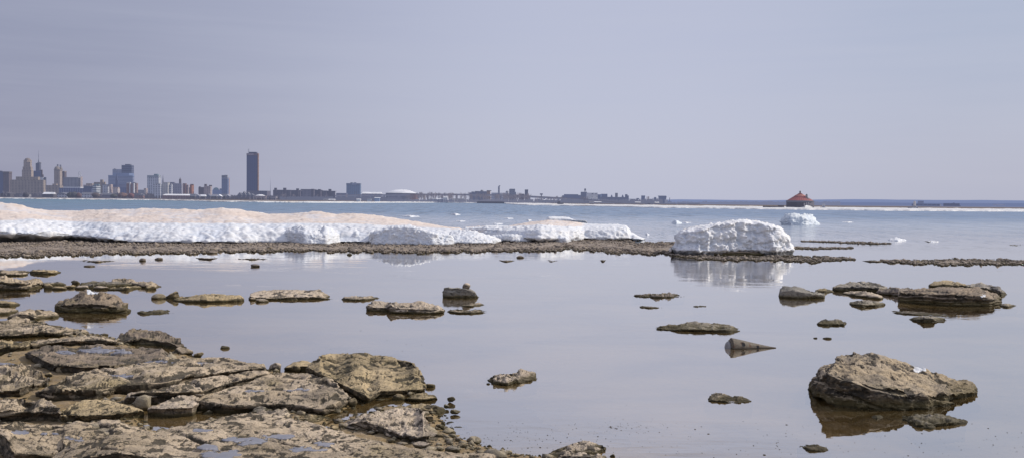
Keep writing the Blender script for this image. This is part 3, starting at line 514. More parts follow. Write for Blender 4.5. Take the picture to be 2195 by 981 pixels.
ice('ice_bank', 'long white ice bank topped with pinkish sand, at the left', [(bank_base, 'z', .03), (bank_low, 'd', -.7), (bank_up, 'd', -.1), (bank_mid, 'd', 2.2), (bank_m2, 'd', 5.0), (bank_top, 'd', 9.0)],
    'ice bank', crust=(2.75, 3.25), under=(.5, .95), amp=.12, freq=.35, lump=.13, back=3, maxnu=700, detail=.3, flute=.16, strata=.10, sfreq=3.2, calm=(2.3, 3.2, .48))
ice('ice_ledge', 'thin white shelf of snow lying on the gravel at the left edge', [(zL((-60,376),(250,372),(560,370),(660,370)), 'z', .04), (zL((-60,345),(250,348),(560,352),(660,364)), 'd', 0), (zL((-60,322),(250,320),(450,325),(600,338),(660,360)), 'd', 1.2)], 'snow shelf', amp=.03, lump=.05)
ice('ice_block', 'leaning white ice wedge at the right end of the dark undercut', [(zL((1960,398),(2080,398),(2290,398),(2500,395)), 'z', .05), (zL((1960,385),(1985,320),(2080,340),(2130,330),(2290,350),(2500,388)), 'd', .05), (zL((1960,380),(1980,288),(2080,320),(2110,310),(2250,325),(2500,378)), 'd', .9)], 'ice block', group=IB)
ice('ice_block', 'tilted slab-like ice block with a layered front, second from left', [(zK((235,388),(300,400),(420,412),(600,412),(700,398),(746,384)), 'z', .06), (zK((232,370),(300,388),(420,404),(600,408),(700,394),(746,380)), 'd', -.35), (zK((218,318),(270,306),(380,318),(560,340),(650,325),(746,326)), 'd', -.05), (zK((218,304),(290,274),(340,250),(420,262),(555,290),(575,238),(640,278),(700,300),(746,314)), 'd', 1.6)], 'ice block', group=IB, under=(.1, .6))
ice('ice_block', 'small rounded ice block between the two largest ones', [(zK((742,393),(850,400),(932,390)), 'z', .05), (zK((742,330),(800,318),(880,325),(932,350)), 'd', .1), (zK((742,310),(760,270),(800,258),(880,300),(932,330)), 'd', 1.0)], 'ice block', group=IB)
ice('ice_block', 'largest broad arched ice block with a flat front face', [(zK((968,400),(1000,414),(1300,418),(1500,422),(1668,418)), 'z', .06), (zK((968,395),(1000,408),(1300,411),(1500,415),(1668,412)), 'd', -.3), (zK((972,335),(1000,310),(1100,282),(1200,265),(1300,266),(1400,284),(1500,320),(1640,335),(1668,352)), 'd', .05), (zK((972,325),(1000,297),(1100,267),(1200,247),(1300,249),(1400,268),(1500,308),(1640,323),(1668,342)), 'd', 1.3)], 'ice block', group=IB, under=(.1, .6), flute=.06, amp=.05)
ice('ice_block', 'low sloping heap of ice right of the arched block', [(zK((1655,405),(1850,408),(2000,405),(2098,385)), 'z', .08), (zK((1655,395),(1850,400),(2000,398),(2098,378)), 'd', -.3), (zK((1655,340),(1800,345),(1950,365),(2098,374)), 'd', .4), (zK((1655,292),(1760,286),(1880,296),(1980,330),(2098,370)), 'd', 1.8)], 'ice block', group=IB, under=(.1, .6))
# second bank
ice('ice_bank', 'shorter ice bank with a sandy dome, ending in a steep white face', [(zJ((-60,455),(240,470),(600,485),(970,470),(1100,452),(1420,455),(1650,450),(1752,452)), 'z', .08), (zJ((-60,420),(240,430),(600,445),(970,456),(1100,443),(1420,447),(1650,443),(1752,446)), 'd', -.6), (zJ((-60,330),(240,345),(600,345),(900,352),(1100,352),(1300,345),(1440,335),(1610,318),(1640,380),(1752,442)), 'd', -.1), (zJ((-60,300),(240,306),(500,292),(700,288),(1000,306),(1200,302),(1600,298),(1640,372),(1752,440)), 'd', 1.6), (zJ((-60,290),(240,294),(400,255),(600,230),(720,215),(820,222),(950,235),(1100,259),(1300,274),(1500,280),(1610,292),(1640,365),(1752,438)), 'd', 5.0)],
    'ice bank', crust=(2.6, 3.3), crustx=(1080, 1285), under=(.2, .7), amp=.08, freq=.5, lump=.12, back=2.5, detail=.3, flute=.16, strata=.10, sfreq=3.5, calm=(2.5, 3.3, .35))
ice('ice_plate', 'flat ice plate resting on the crest of the sandy dome', [(zJ((685,226),(850,226),(1000,227),(1130,227)), 'z', 1.12), (zJ((685,202),(850,207),(940,217),(1130,254)), 'd', .0), (zJ((685,182),(720,178),(880,180),(930,188),(1000,225),(1130,248)), 'd', 1.2)], 'ice plate', amp=.02, lump=.03, back=.5, skirt=.05)
ice('ice_block', 'blunt sandy-topped ice block between the two banks', [(zJ((-300,420),(0,425),(240,400),(440,390)), 'z', .08), (zJ((-300,330),(-100,318),(100,318),(300,325),(440,345)), 'd', .05), (zJ((-300,318),(-200,300),(0,292),(200,298),(440,335)), 'd', 2.5)], 'ice block', group=IB, crust=(1.2, 1.7))
ice('ice_block', 'low ice slab lying on the gravel at the left of the second bank', [(zJ((-400,500),(-100,505),(60,498),(145,465)), 'z', .08), (zJ((-400,450),(-100,452),(60,455),(145,460)), 'd', .0), (zJ((-400,420),(-200,415),(0,430),(145,455)), 'd', 1.0)], 'ice block', group=IB, amp=.03)
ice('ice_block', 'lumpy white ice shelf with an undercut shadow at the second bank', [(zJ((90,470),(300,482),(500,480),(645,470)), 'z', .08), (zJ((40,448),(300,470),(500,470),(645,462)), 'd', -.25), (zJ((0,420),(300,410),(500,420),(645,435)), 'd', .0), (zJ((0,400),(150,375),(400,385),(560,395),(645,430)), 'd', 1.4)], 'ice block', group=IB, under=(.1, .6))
ice('ice_block', 'tapered white ice block sliding down from the second bank', [(zJ((580,440),(700,478),(900,488),(972,470)), 'z', .08), (zJ((580,400),(700,405),(850,440),(972,455)), 'd', .0), (zJ((580,385),(640,355),(760,370),(880,415),(972,445)), 'd', 1.0)], 'ice block', group=IB)
# the block standing alone
berg = ice('grounded_ice', 'big white block of grounded ice with bubbly fluted front, standing on the reef alone', [(zI((212,432),(430,440),(640,436),(900,432),(1150,436),(1308,424)), 'z', .16), (zI((212,402),(225,424),(450,428),(640,424),(760,420),(900,416),(1050,424),(1150,420),(1308,416)), 'd', -.25), (zI((212,395),(222,330),(232,295),(250,258),(400,248),(500,213),(610,182),(720,168),(850,153),(940,185),(1000,172),(1100,197),(1200,232),(1258,305),(1308,412)), 'd', .0),
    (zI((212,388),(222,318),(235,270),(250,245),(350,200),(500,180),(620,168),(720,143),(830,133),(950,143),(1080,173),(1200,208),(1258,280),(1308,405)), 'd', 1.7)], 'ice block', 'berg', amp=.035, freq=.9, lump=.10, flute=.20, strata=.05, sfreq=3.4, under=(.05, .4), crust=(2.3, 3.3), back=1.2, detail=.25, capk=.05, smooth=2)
foot = loft('ice_foot', [(zI((425,452),(560,466),(640,466),(900,466),(1060,462),(1150,444)), 'z', .02), (zI((425,436),(560,440),(640,440),(900,436),(1060,440),(1150,432)), 'd', .05), (zI((425,430),(560,430),(900,425),(1060,428),(1150,426)), 'd', .9)], M['dark'], amp=.05, freq=2, strata=.06, parent=berg)
lump_ice = ice('ice_floe', 'jagged bluish lump of ice drifting before the red-roofed round house', [(zI((1236,184),(1300,187),(1450,187),(1552,184)), 'z', -.02), (zI((1234,150),(1240,125),(1320,110),(1400,120),(1480,135),(1552,178)), 'd', .5), (zI((1230,120),(1245,92),(1310,88),(1338,68),(1385,95),(1450,86),(1500,100),(1530,130),(1552,172)), 'd', 2.5)], 'ice floe', 'floe', amp=.28, freq=.5, lump=.28, detail=.35)
FL = 'small ice floes drifting on the open water'
def floe(label, x0, x1, y, h, mat='ice'):
    xm = (x0+x1)/2
    ice('ice_floe', label, [([(x0, y), (xm, y+.8), (x1, y)], 'z', -.03), ([(x0, y-h*.3), (xm, y-h*.4), (x1, y-h*.2)], 'd', .3), ([(x0, y-h*.5), (x0+(xm-x0)*.7, y-h), (xm+(x1-xm)*.3, y-h*.7), (x1, y-h*.3)], 'd', 1.5)], 'ice floe', mat, group=FL, amp=.06, lump=.08, freq=.8)
floe('small crumbly ice floe left above the grounded ice block', 1441, 1460, 480, 10, 'floe'); floe('flat ice sliver trailing right of the crumbly floe', 1462, 1480, 478, 3)
floe('small white mound of ice right of the grounded ice block', 1907, 1941, 516, 8); floe('thin ice pan right of the white mound', 1990, 2010, 519, 3)
floe('flat white floe above the sandy crest, the largest far floe', 862, 898, 465, 4.0); floe('white floe far out toward the shore buildings', 967, 986, 461, 4); floe('low thin floe under the far white floe', 977, 997, 475, 3)
floe('small square floe left of the sandy dome', 1129, 1138, 473.5, 3.5); floe('thin floe above the gap between the two banks', 1054, 1076, 481, 3); floe('long thin pan of ice left of the sandy dome', 1079, 1100, 469, 2)
floe('little ice lump on the gravel tip right of the second bank', 1384, 1392, 504, 6); floe('snow lump at the left crest, touching the sandy bank', 548, 565, 457, 2.5)
floe('thin pale pan far right on the water', 1806, 1830, 477, 1.6)
# ------------------------------------------------------------------ ground, bars, water
def bar(name, label, front, back, crest=.10, seed=0, amp=.05, mat='gravel', y2=None):
    def jag(F_, B_, k, s_):
        xs_ = np.linspace(F_[0][0], F_[-1][0], max(12, int((F_[-1][0]-F_[0][0])/2.5))); yf_ = np.interp(xs_, [p[0] for p in F_], [p[1] for p in F_]); yb_ = np.interp(xs_, [p[0] for p in B_], [p[1] for p in B_])
        return list(zip(xs_, yf_+k*np.minimum(np.abs(yf_-yb_), 14)*fbm(np.c_[xs_*.035, xs_*0+seed*5.3+s_, xs_*0], 5, .6)))
    front, back = jag(front, back, .55, 0), jag(back, front, .35, 40)
    fx = [p[0] for p in front]; mid = [(x, .5*y+.5*np.interp(x, fx, [p[1] for p in front])) for x, y in back]
    nu_ = int(np.clip((max(p[0] for p in front+back)-min(p[0] for p in front+back))*.62, 26, 700)); u_ = np.linspace(0, 1, nu_)
    cr = -.03+(crest+.045)*np.sin(PI*u_)**.7*(.85+.7*fbm(np.c_[u_*nu_*.05, u_*0+seed*3.1, u_*0], 4))
    big_ = (max(p[0] for p in front)-min(p[0] for p in front)) > 1000
    if big_: cr = crest+.02*fbm(np.c_[u_*nu_*.05, u_*0, u_*0], 4)
    o = loft(name, [(front, 'z', -.03 if big_ else -.045), (mid, 'z', cr), (back, 'z', -.01 if big_ else -.04)], M[mat], amp=amp, freq=1.1, detail=.7, skirt=.3, seed=seed, smooth=2, lump=.03, maxnu=700)
    BARS.append((front, back)); return tag(o, label, 'gravel bar', kind='structure')
BARS = []
bar('gravel_bar', 'brown gravel bar in front of the ice banks', [(-60,556)]+zL((100,530),(400,520),(800,515),(900,500),(1300,500),(1700,495))+zK((0,482),(700,483),(1400,490),(2193,478))+zJ((350,600),(700,603),(1000,590),(1300,598),(1450,625),(1900,632),(2250,640)),
    [(-60,512)]+zL((0,378),(660,372),(950,388),(1500,396),(2100,392))+zK((0,388),(1000,395),(2193,390))+zJ((400,440),(1000,432),(1650,445),(1720,498),(2190,488),(2250,488)), .10, 1)
bar('gravel_bar', 'low gravel reef under the grounded ice block', zI((150,470),(400,502),(420,522),(900,527),(1300,531),(1500,538),(1700,522),(1900,510)), zI((150,456),(450,472),(640,474),(1050,474),(1200,470),(1600,480),(1800,487),(1900,505)), .02, 2, .018)
bar('gravel_bar', 'long low gravel reef at the right edge', zM((70,868),(130,885),(250,895),(600,910),(1100,925),(1400,915),(1800,920)), zM((70,858),(130,850),(300,855),(560,855),(900,838),(1200,842),(1400,850),(1800,846)), .03, 3, .035)
bar('gravel_bar', 'thin dark gravel strip behind the grounded ice block', zI((1290,408),(1500,412),(1700,413),(1880,402)), zI((1290,392),(1500,392),(1700,395),(1880,398)), .012, 4, .025)
bar('gravel_bar', 'thin gravel strip right of the grounded ice block', zI((1390,339),(1600,346),(1950,366),(2100,366),(2240,360)), zI((1390,335),(1600,335),(1800,342),(1960,338),(2100,352),(2240,356)), .014, 5, .028)
for lab, x0, x1, y, s in [('thin line of gravel awash at the far left below the bar', 170, 250, 560, 6), ('short gravel strip among the ice reflections on the left', 415, 470, 553.5, 7), ('gravel strip awash below the leaning ice wedge', 500, 585, 555, 8),
                          ('small gravel sliver awash under the second ice bank', 1068, 1107, 559, 9), ('dotted gravel sliver right under the sandy dome', 1172, 1196, 559, 10), ('short gravel sliver left of the grounded ice block', 1285, 1300, 558.5, 11), ('small gravel strip near the right reef', 1846, 1900, 559.5, 12), ('far thin gravel strip at the right edge', 2150, 2195, 526, 13), ('brown sliver beside the white mound of ice', 1977, 2003, 517, 14)]:
    bar('gravel_bar', lab, [(x0, y), ((x0+x1)/2, y+2.4), (x1, y)], [(x0, y-.6), ((x0+x1)/2, y-2.2), (x1, y-.6)], .035, s, .025)
# shelf ground
def pip(P, poly):
    x, y = P[..., 0], P[..., 1]; ins = np.zeros(x.shape, bool); dist = np.full(x.shape, 1e9); n = len(poly)
    for i in range(n):
        (x1, y1), (x2, y2) = poly[i], poly[(i+1) % n]
        c = ((y1 > y) != (y2 > y)) & (x < (x2-x1)*(y-y1)/(y2-y1+1e-12)+x1); ins ^= c
        dx, dy = x2-x1, y2-y1; t = np.clip(((x-x1)*dx+(y-y1)*dy)/(dx*dx+dy*dy+1e-12), 0, 1)
        dist = np.minimum(dist, np.hypot(x-x1-t*dx, y-y1-t*dy))
    return np.where(ins, dist, -dist)
def wpoly(pts): p = np.array(pts, float); return onz(p[:, 0], p[:, 1], 0)[:, :2]
shore = wpoly([(-90,690),(40,692),(110,708),(200,716),(250,728),(330,765),(390,756),(450,778),(560,793),(620,803),(760,808),(890,842),(905,850),(880,865),(930,880),(948,905),(985,940),(1060,966),(1180,982),(1330,988),(1330,1180),(-90,1180)])
pool1 = wpoly([(268,884),(330,876),(440,882),(530,880),(575,876),(500,893),(430,905),(400,913),(340,927),(300,912)])
pool2 = wpoly([(690,892),(752,868),(790,853),(880,848),(940,856),(880,872),(820,872),(740,900),(700,915),(668,922),(694,905)])
gx = np.arange(-7.6, 1.4, .03); gy = np.arange(5.2, 18.5, .035)
PX, PY = np.meshgrid(gx, gy, indexing='ij'); P2 = np.stack([PX, PY], -1)
sd = np.minimum(pip(P2, shore), -np.minimum(pip(P2, pool1)*1.0+0, 9)); sd = np.minimum(sd, -pip(P2, pool2))
P3 = np.stack([PX, PY, np.zeros_like(PX)], -1)
zz = np.clip(sd*.2, -.32, .022)+.022*fbm(P3*2.2, 4)+.016*fbm(P3*9, 3, .6)+.012*np.abs(fbm(P3*22, 2))
GR_SD = sd; GR_Z = zz
P3[..., 2] = zz; ii = np.arange(PX.size).reshape(PX.shape)
q4 = np.stack([ii[:-1, :-1], ii[1:, :-1], ii[1:, 1:], ii[:-1, 1:]], -1).reshape(-1, 4)
tag(mesh_obj('shore_ground', P3.reshape(-1, 3), q4, M['ground']), 'brown rubbly ground between the shore slabs', 'ground', kind='structure')
# gravel as loose stones: too many to count
def gravel(label, pts, size, mat, zoff=0.0, flat=.5):
    import bmesh
    bm = bmesh.new(); bmesh.ops.create_icosphere(bm, subdivisions=1, radius=1); bm.verts.ensure_lookup_table()
    B = np.array([v.co[:] for v in bm.verts]); Fc = np.array([[v.index for v in f.verts] for f in bm.faces]); bm.free()
    n = len(pts); s = size*np.exp(RNG.normal(0, .5, n)); ang = RNG.uniform(0, 2*PI, n)
    J = B[None]*(1+RNG.normal(0, .22, (n, len(B), 1)))
    J = J*np.stack([s, s*RNG.uniform(.5, .9, n), s*RNG.uniform(.25, .7, n)*flat*2], -1)[:, None]
    c, sn = np.cos(ang)[:, None], np.sin(ang)[:, None]
    V = np.stack([J[..., 0]*c-J[..., 1]*sn, J[..., 0]*sn+J[..., 1]*c, J[..., 2]], -1)+pts[:, None]
    Fa = (Fc[None]+(np.arange(n)*len(B))[:, None, None]).reshape(-1, 3)
    return tag(mesh_obj('gravel', V.reshape(-1, 3), Fa, M[mat], smooth=False), label, 'gravel', kind='stuff')
pts = []
for front, back in BARS[:5]:
    xs = np.array([p[0] for p in front]); n = int((xs[-1]-xs[0])*(11 if len(pts) == 0 else 6)); x = RNG.uniform(max(xs[0], -40), min(xs[-1], 2230), n)
    yf = np.interp(x, xs, [p[1] for p in front]); yb = np.interp(x, [p[0] for p in back], [p[1] for p in back]); t = RNG.beta(1.3, 1.3, n)
    pts.append(np.c_[onz(x, yf+(yb-yf)*t, .0)[:, :2], .0+(.085 if len(pts) == 0 else .022)*np.sin(PI*t)**.7])
gravel('loose brown pebbles and shards covering the gravel bars', np.concatenate(pts), .042, 'gravel')
i = RNG.integers(0, PX.size, 26000); w = ((sd.ravel()[i] > -.22) & (sd.ravel()[i] < .5)); i = i[w]
gravel('fine pebbles and shell grit scattered between the shore slabs', np.c_[PX.ravel()[i]+RNG.uniform(-.015, .015, len(i)), PY.ravel()[i], zz.ravel()[i]+.004], .016, 'pebble')
i = RNG.integers(0, PX.size, 2600); i = i[(sd.ravel()[i] > -.12) & (sd.ravel()[i] < .7)]
gravel('loose fist-sized stones and shards between the shore slabs', np.c_[PX.ravel()[i], PY.ravel()[i], zz.ravel()[i]+.01], .034, 'pebble')
# dark specks of debris floating in the near water
x = np.concatenate([RNG.uniform(960, 1700, 240), RNG.uniform(1660, 2195, 160), RNG.normal(1340, 60, 110), RNG.normal(1080, 60, 90), RNG.uniform(380, 1000, 40)]); y = np.concatenate([985-125*RNG.beta(1, 2.0, 240), 985-110*RNG.beta(1, 1.6, 160), RNG.normal(915, 7, 110), RNG.normal(935, 14, 90), RNG.uniform(700, 800, 40)])
k = pip(onz(x, y, 0)[:, :2], shore) < -.02
dp = onz(x[k], y[k], .002)
o = gravel('tiny dark specks of plant debris floating near the shore', dp, .0036, 'gravel', flat=.25); o.name = 'floating_debris'; o['category'] = 'debris'
# lakebed
gx = np.concatenate([[-9000, -2000, -400, -120, -60], np.arange(-40, 41, 1.0), [60, 120, 400, 2000, 9000]]); gy = np.concatenate([[-60, 0], np.arange(4, 60, .8), [80, 140, 300, 800, 3000, 20000]])
LX, LY = np.meshgrid(gx, gy, indexing='ij'); LP = np.stack([LX, LY, np.zeros_like(LX)], -1); LP[..., 2] = -.30+.07*fbm(LP*.4, 3)-.6*sstep(60, 150, LY)
ii = np.arange(LX.size).reshape(LX.shape); q4 = np.stack([ii[:-1, :-1], ii[1:, :-1], ii[1:, 1:], ii[:-1, 1:]], -1).reshape(-1, 4)
nt = NT('lakebed_mud'); g, p, q = sepz(nt); n1 = nt.noise(g.outputs['Position'], .7, 6, .6); n2 = nt.noise(g.outputs['Position'], 6, 6, .65)
c = nt.mix(nt.ramp(n1, .35, .65), (.62, .45, .23), (.68, .53, .32)); c = nt.mix(nt.ramp(n2, .5, .68), c, (.42, .29, .14))
bs = nt.n('ShaderNodeBsdfPrincipled', i_0=c); bs.inputs['Roughness'].default_value = .9; nt.put(bs.inputs['Normal'], nt.bump(n2, .08))
tag(mesh_obj('lakebed', LP.reshape(-1, 3), q4, nt.done(bs.outputs[0])), 'brown muddy lake bed under the water', 'lake bed', kind='structure')
# water
nt = NT('lake_water'); g, p, q = sepz(nt); pos = g.outputs['Position']; Yd = p.outputs['Y']; Xd = p.outputs['X']
far = nt.ramp(Yd, 48, 170); rough = nt.ramp(Yd, 46, 90); vfar = nt.ramp(Yd, 55, 210)
w1 = nt.noise(nt.mapping(pos, (.55, 1.5, 1)), 1.0, 4, .55, .4); w2 = nt.noise(nt.mapping(pos, (2.6, 5.5, 1)), 1.0, 3, .5, .3)
w3 = nt.noise(nt.mapping(pos, (.35, .075, 1)), 1.0, 6, .72); w4 = nt.noise(nt.mapping(pos, (.02, .012, 1)), 1.0, 3, .5); w5 = nt.noise(nt.mapping(pos, (1.1, .16, 1)), 1.0, 5, .75)
calm = nt.ramp(nt.noise(nt.mapping(pos, (.10, .16, 1)), 1.0, 3, .5), .40, .66, .04, 1.0)
hn = nt.math('ADD', nt.math('MULTIPLY', w1, .015), nt.math('MULTIPLY', w2, .0022)); hn = nt.math('MULTIPLY', hn, calm)
hf = nt.math('MULTIPLY', nt.math('ADD', nt.math('MULTIPLY', w3, .55), nt.math('MULTIPLY', w5, .12)), nt.math('MULTIPLY', rough, .16))
b = nt.bump(nt.math('ADD', hn, hf), 1.0, 1.0)
fr = nt.n('ShaderNodeFresnel'); fr.inputs['IOR'].default_value = 1.45; nt.put(fr.inputs['Normal'], b)
f = nt.math('ADD', nt.ramp(fr.outputs[0], .04, .30, 0, .60), nt.math('MULTIPLY', fr.outputs[0], .50))
streak = nt.math('MULTIPLY', nt.ramp(nt.math('ADD', nt.math('MULTIPLY', w3, .6), nt.math('MULTIPLY', w5, .4)), .38, .62), rough)
f = nt.math('MULTIPLY', f, nt.math('SUBTRACT', 1.0, nt.math('MULTIPLY', vfar, nt.math('ADD', .56, nt.math('MULTIPLY', streak, .26)))))
f = nt.math('MULTIPLY', f, nt.math('SUBTRACT', 1.0, nt.math('MULTIPLY', streak, .12)))
w7 = nt.noise(nt.mapping(pos, (3.2, .55, 1)), 1.0, 4, .7); near2 = nt.math('MULTIPLY', nt.ramp(Yd, 44, 58), nt.ramp(Yd, 260, 90))
f = nt.math('MULTIPLY', f, nt.math('SUBTRACT', 1.0, nt.math('MULTIPLY', nt.math('MULTIPLY', nt.ramp(w7, .46, .62), nt.ramp(w3, .40, .60, .25, 1)), nt.math('MULTIPLY', near2, .42))))
gl = nt.n('ShaderNodeBsdfGlossy', i_0=(.972, .965, .945)); gl.inputs['Roughness'].default_value = .03; nt.put(gl.inputs['Normal'], b); nt.put(gl.inputs['Roughness'], nt.ramp(Yd, 40, 120, .015, .20))
tr = nt.n('ShaderNodeBsdfTransparent', i_0=(.96, .89, .70))
teal = nt.mix(nt.ramp(Xd, -420, 160), (.09, .19, .25), (.16, .225, .35)); tl2 = nt.mix(w4, teal, nt.mix(.4, teal, (.15, .25, .35))); w6 = nt.noise(nt.mapping(pos, (.5, .035, 1)), 1.0, 5, .75)
tl2 = nt.mix(nt.ramp(w6, .44, .66, 0, .75), tl2, (.04, .075, .12)); tl2 = nt.mix(nt.ramp(w5, .56, .74, 0, .7), tl2, (.045, .085, .13)); df = nt.n('ShaderNodeBsdfDiffuse', i_0=tl2)
silt = nt.n('ShaderNodeBsdfDiffuse', i_0=(.50, .33, .13)); mk = nt.n('ShaderNodeMixShader', i_0=nt.ramp(nt.noise(nt.mapping(pos, (.35, .55, 1)), 1.0, 5, .6, .5), .36, .66, .14, .5), i_1=tr.outputs[0], i_2=silt.outputs[0])
body = nt.n('ShaderNodeMixShader', i_0=nt.ramp(Yd, 30, 75), i_1=mk.outputs[0], i_2=df.outputs[0])
ms = nt.n('ShaderNodeMixShader', i_0=f, i_1=body.outputs[0], i_2=gl.outputs[0])
V = np.array([(-9000, -60, 0), (9000, -60, 0), (9000, 12000, 0), (-9000, 12000, 0)], float)
tag(mesh_obj('water', V, [(0, 1, 2, 3)], nt.done(ms.outputs[0]), smooth=False), 'calm shallow lake water turning blue and rippled farther out', 'water', kind='structure')
# ------------------------------------------------------------------ rusty cone
zR = Z(1530, 700, 13.625)
A = onz(np.array([1567., 1664.]), np.array([744.5, 745.0]), 0.0); s = A[0, 1]/F
L = np.linalg.norm(A[1]-A[0]); R0 = (744-723)*s
root = empty('rusty_cone', A[0]); tag(root, 'rusty grey metal cone lying half sunk in the water', 'metal cone')
ax = (A[1]-A[0])/L; e1 = np.array([-ax[1], ax[0], 0]); e2 = np.array([0, 0, 1.])
def lathe(prof, n=40, dent=0.0):
    V = []; F_ = []
    for (t, r) in prof:
        for k in range(n):
            an = 2*PI*k/n; V.append(A[0]+ax*t*L+(e1*math.cos(an)+e2*math.sin(an))*r*R0)
    V = np.array(V)
    if dent: V = V+(fbm(V*9, 3)*dent)[:, None]*e2
    for j in range(len(prof)-1):
        for k in range(n): F_.append((j*n+k, j*n+(k+1) % n, (j+1)*n+(k+1) % n, (j+1)*n+k))
    return V, F_
nt = NT('rusty_metal'); g, p, q = sepz(nt); n1 = nt.noise(g.outputs['Position'], 9, 7, .65); n2 = nt.noise(g.outputs['Position'], 40, 5, .7)
c = nt.mix(nt.ramp(n2, .3, .7), (.165, .135, .095), (.10, .08, .058)); c = nt.mix(nt.ramp(n1, .54, .64), c, (.10, .042, .018)); c = nt.mix(nt.ramp(p.outputs['Z'], .0, .025, .85, 0), c, (.03, .022, .014))
bs = nt.n('ShaderNodeBsdfPrincipled', i_0=c); bs.inputs['Roughness'].default_value = .65; bs.inputs['Metallic'].default_value = .25; nt.put(bs.inputs['Normal'], nt.bump(n2, .01))
M['rust'] = nt.done(bs.outputs[0])
V, F_ = lathe([(-.005, .93), (.0, 1.0), (.02, 1.0), (.25, .78), (.5, .52), (.75, .27), (.93, .09), (.96, .07), (.99, .06), (1.0, .0)], 48, .008); mesh_obj('cone_body', V, F_, M['rust'], root)
V, F_ = lathe([(-.03, .45), (-.03, .86), (.0, .90), (.01, .45)], 40); mesh_obj('collar', V, F_, M['rust'], root)
nt = NT('worn_pale_metal'); g, p, q = sepz(nt); n2 = nt.noise(g.outputs['Position'], 30, 5, .7); bs = nt.n('ShaderNodeBsdfPrincipled', i_0=nt.mix(n2, (.30, .29, .29), (.12, .11, .10))); bs.inputs['Roughness'].default_value = .5
M['paleM'] = nt.done(bs.outputs[0])
V, F_ = lathe([(-.055, .0), (-.12, .0), (-.13, .25), (-.11, .5), (-.075, .66), (-.035, .68), (-.03, .6)], 40); mesh_obj('end_cap', V, F_, M['paleM'], root)
# raised hole rim on the near side, axis pointing toward the viewer and up
def torus(t, an, R, r, name, mat, hole=False):
    base = A[0]+ax*t*L; rr = R0*(1-t)*1.01; d = -e1*math.cos(an)*1.0+e2*math.sin(an); c0 = base+d*rr; u = ax; v = np.cross(d, u); V = []; F_ = []; n, m = 28, 10
    if hole:
        V = [c0+d*.006]+[c0+d*.004+(u*math.cos(2*PI*k/n)+v*math.sin(2*PI*k/n))*R for k in range(n)]; F_ = [(0, 1+k, 1+(k+1) % n) for k in range(n)]
    else:
        for k in range(n):
            for j in range(m):
                a1, a2 = 2*PI*k/n, 2*PI*j/m; w = u*math.cos(a1)+v*math.sin(a1); V.append(c0+w*(R+r*math.cos(a2))+d*r*math.sin(a2))
        for k in range(n):
            for j in range(m): F_.append((k*m+j, ((k+1) % n)*m+j, ((k+1) % n)*m+(j+1) % m, k*m+(j+1) % m))
    return mesh_obj(name, np.array(V), F_, mat, root)
sg = 1 if e1[1] > 0 else -1
nt = NT('dark_hole'); bs = nt.n('ShaderNodeBsdfPrincipled', i_0=(.012, .01, .008)); M['hole'] = nt.done(bs.outputs[0])
torus(.22, .55, .042, .009, 'hole_rim', M['rust']); torus(.22, .55, .040, 0, 'hole', M['hole'], True)
torus(.56, .35, .026, .006, 'hole_rim', M['rust']); torus(.56, .35, .024, 0, 'hole', M['hole'], True)
# ------------------------------------------------------------------ far shore
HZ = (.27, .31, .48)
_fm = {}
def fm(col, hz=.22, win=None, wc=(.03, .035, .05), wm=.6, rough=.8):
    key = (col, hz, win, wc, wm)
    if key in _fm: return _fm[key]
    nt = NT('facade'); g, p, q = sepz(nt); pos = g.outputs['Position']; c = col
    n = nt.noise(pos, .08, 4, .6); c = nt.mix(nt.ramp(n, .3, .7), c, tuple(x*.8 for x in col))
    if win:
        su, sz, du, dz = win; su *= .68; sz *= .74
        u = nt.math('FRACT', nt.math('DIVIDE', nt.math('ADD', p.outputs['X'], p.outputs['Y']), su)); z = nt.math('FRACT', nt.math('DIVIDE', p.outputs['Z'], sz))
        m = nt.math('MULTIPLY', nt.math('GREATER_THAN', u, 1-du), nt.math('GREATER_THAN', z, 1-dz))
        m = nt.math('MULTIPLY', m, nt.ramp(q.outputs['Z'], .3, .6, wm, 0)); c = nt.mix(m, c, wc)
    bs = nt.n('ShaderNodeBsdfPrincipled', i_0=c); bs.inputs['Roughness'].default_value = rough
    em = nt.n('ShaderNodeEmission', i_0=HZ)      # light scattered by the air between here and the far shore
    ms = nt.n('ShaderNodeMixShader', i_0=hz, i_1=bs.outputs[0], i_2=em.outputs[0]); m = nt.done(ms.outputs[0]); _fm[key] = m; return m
N1 = Z(0, 300, 6.859); N2 = Z(300, 300, 6.859); N3 = Z(600, 360, 6.097); N4 = Z(940, 370, 6.097); N5 = Z(1200, 380, 6.097); N6 = Z(1600, 390, 6.859)
GZ = 1.0
class MB:
    def __init__(s): s.V = []; s.F = []
    def add(s, V, F_): k = len(s.V); s.V += [tuple(v) for v in V]; s.F += [tuple(i+k for i in f) for f in F_]
    def box(s, x0, x1, y0, y1, z0, z1):
        s.add([(x0,y0,z0),(x1,y0,z0),(x1,y1,z0),(x0,y1,z0),(x0,y0,z1),(x1,y0,z1),(x1,y1,z1),(x0,y1,z1)], [(0,3,2,1),(4,5,6,7),(0,1,5,4),(1,2,6,5),(2,3,7,6),(3,0,4,7)])
    def lathe(s, cx, cy, prof, n=16, sx=1, sy=1, rot=0):
        V = [(cx+r*sx*math.cos(2*PI*k/n+rot), cy+r*sy*math.sin(2*PI*k/n+rot), z) for r, z in prof for k in range(n)]
        F_ = [(j*n+k, j*n+(k+1) % n, (j+1)*n+(k+1) % n, (j+1)*n+k) for j in range(len(prof)-1) for k in range(n)]
        F_ += [tuple(range(n))[::-1], tuple((len(prof)-1)*n+k for k in range(n))]; s.add(V, F_)
def WX(px, D, py=425): return ony(np.array([px]), np.array([float(py)]), D)[0]
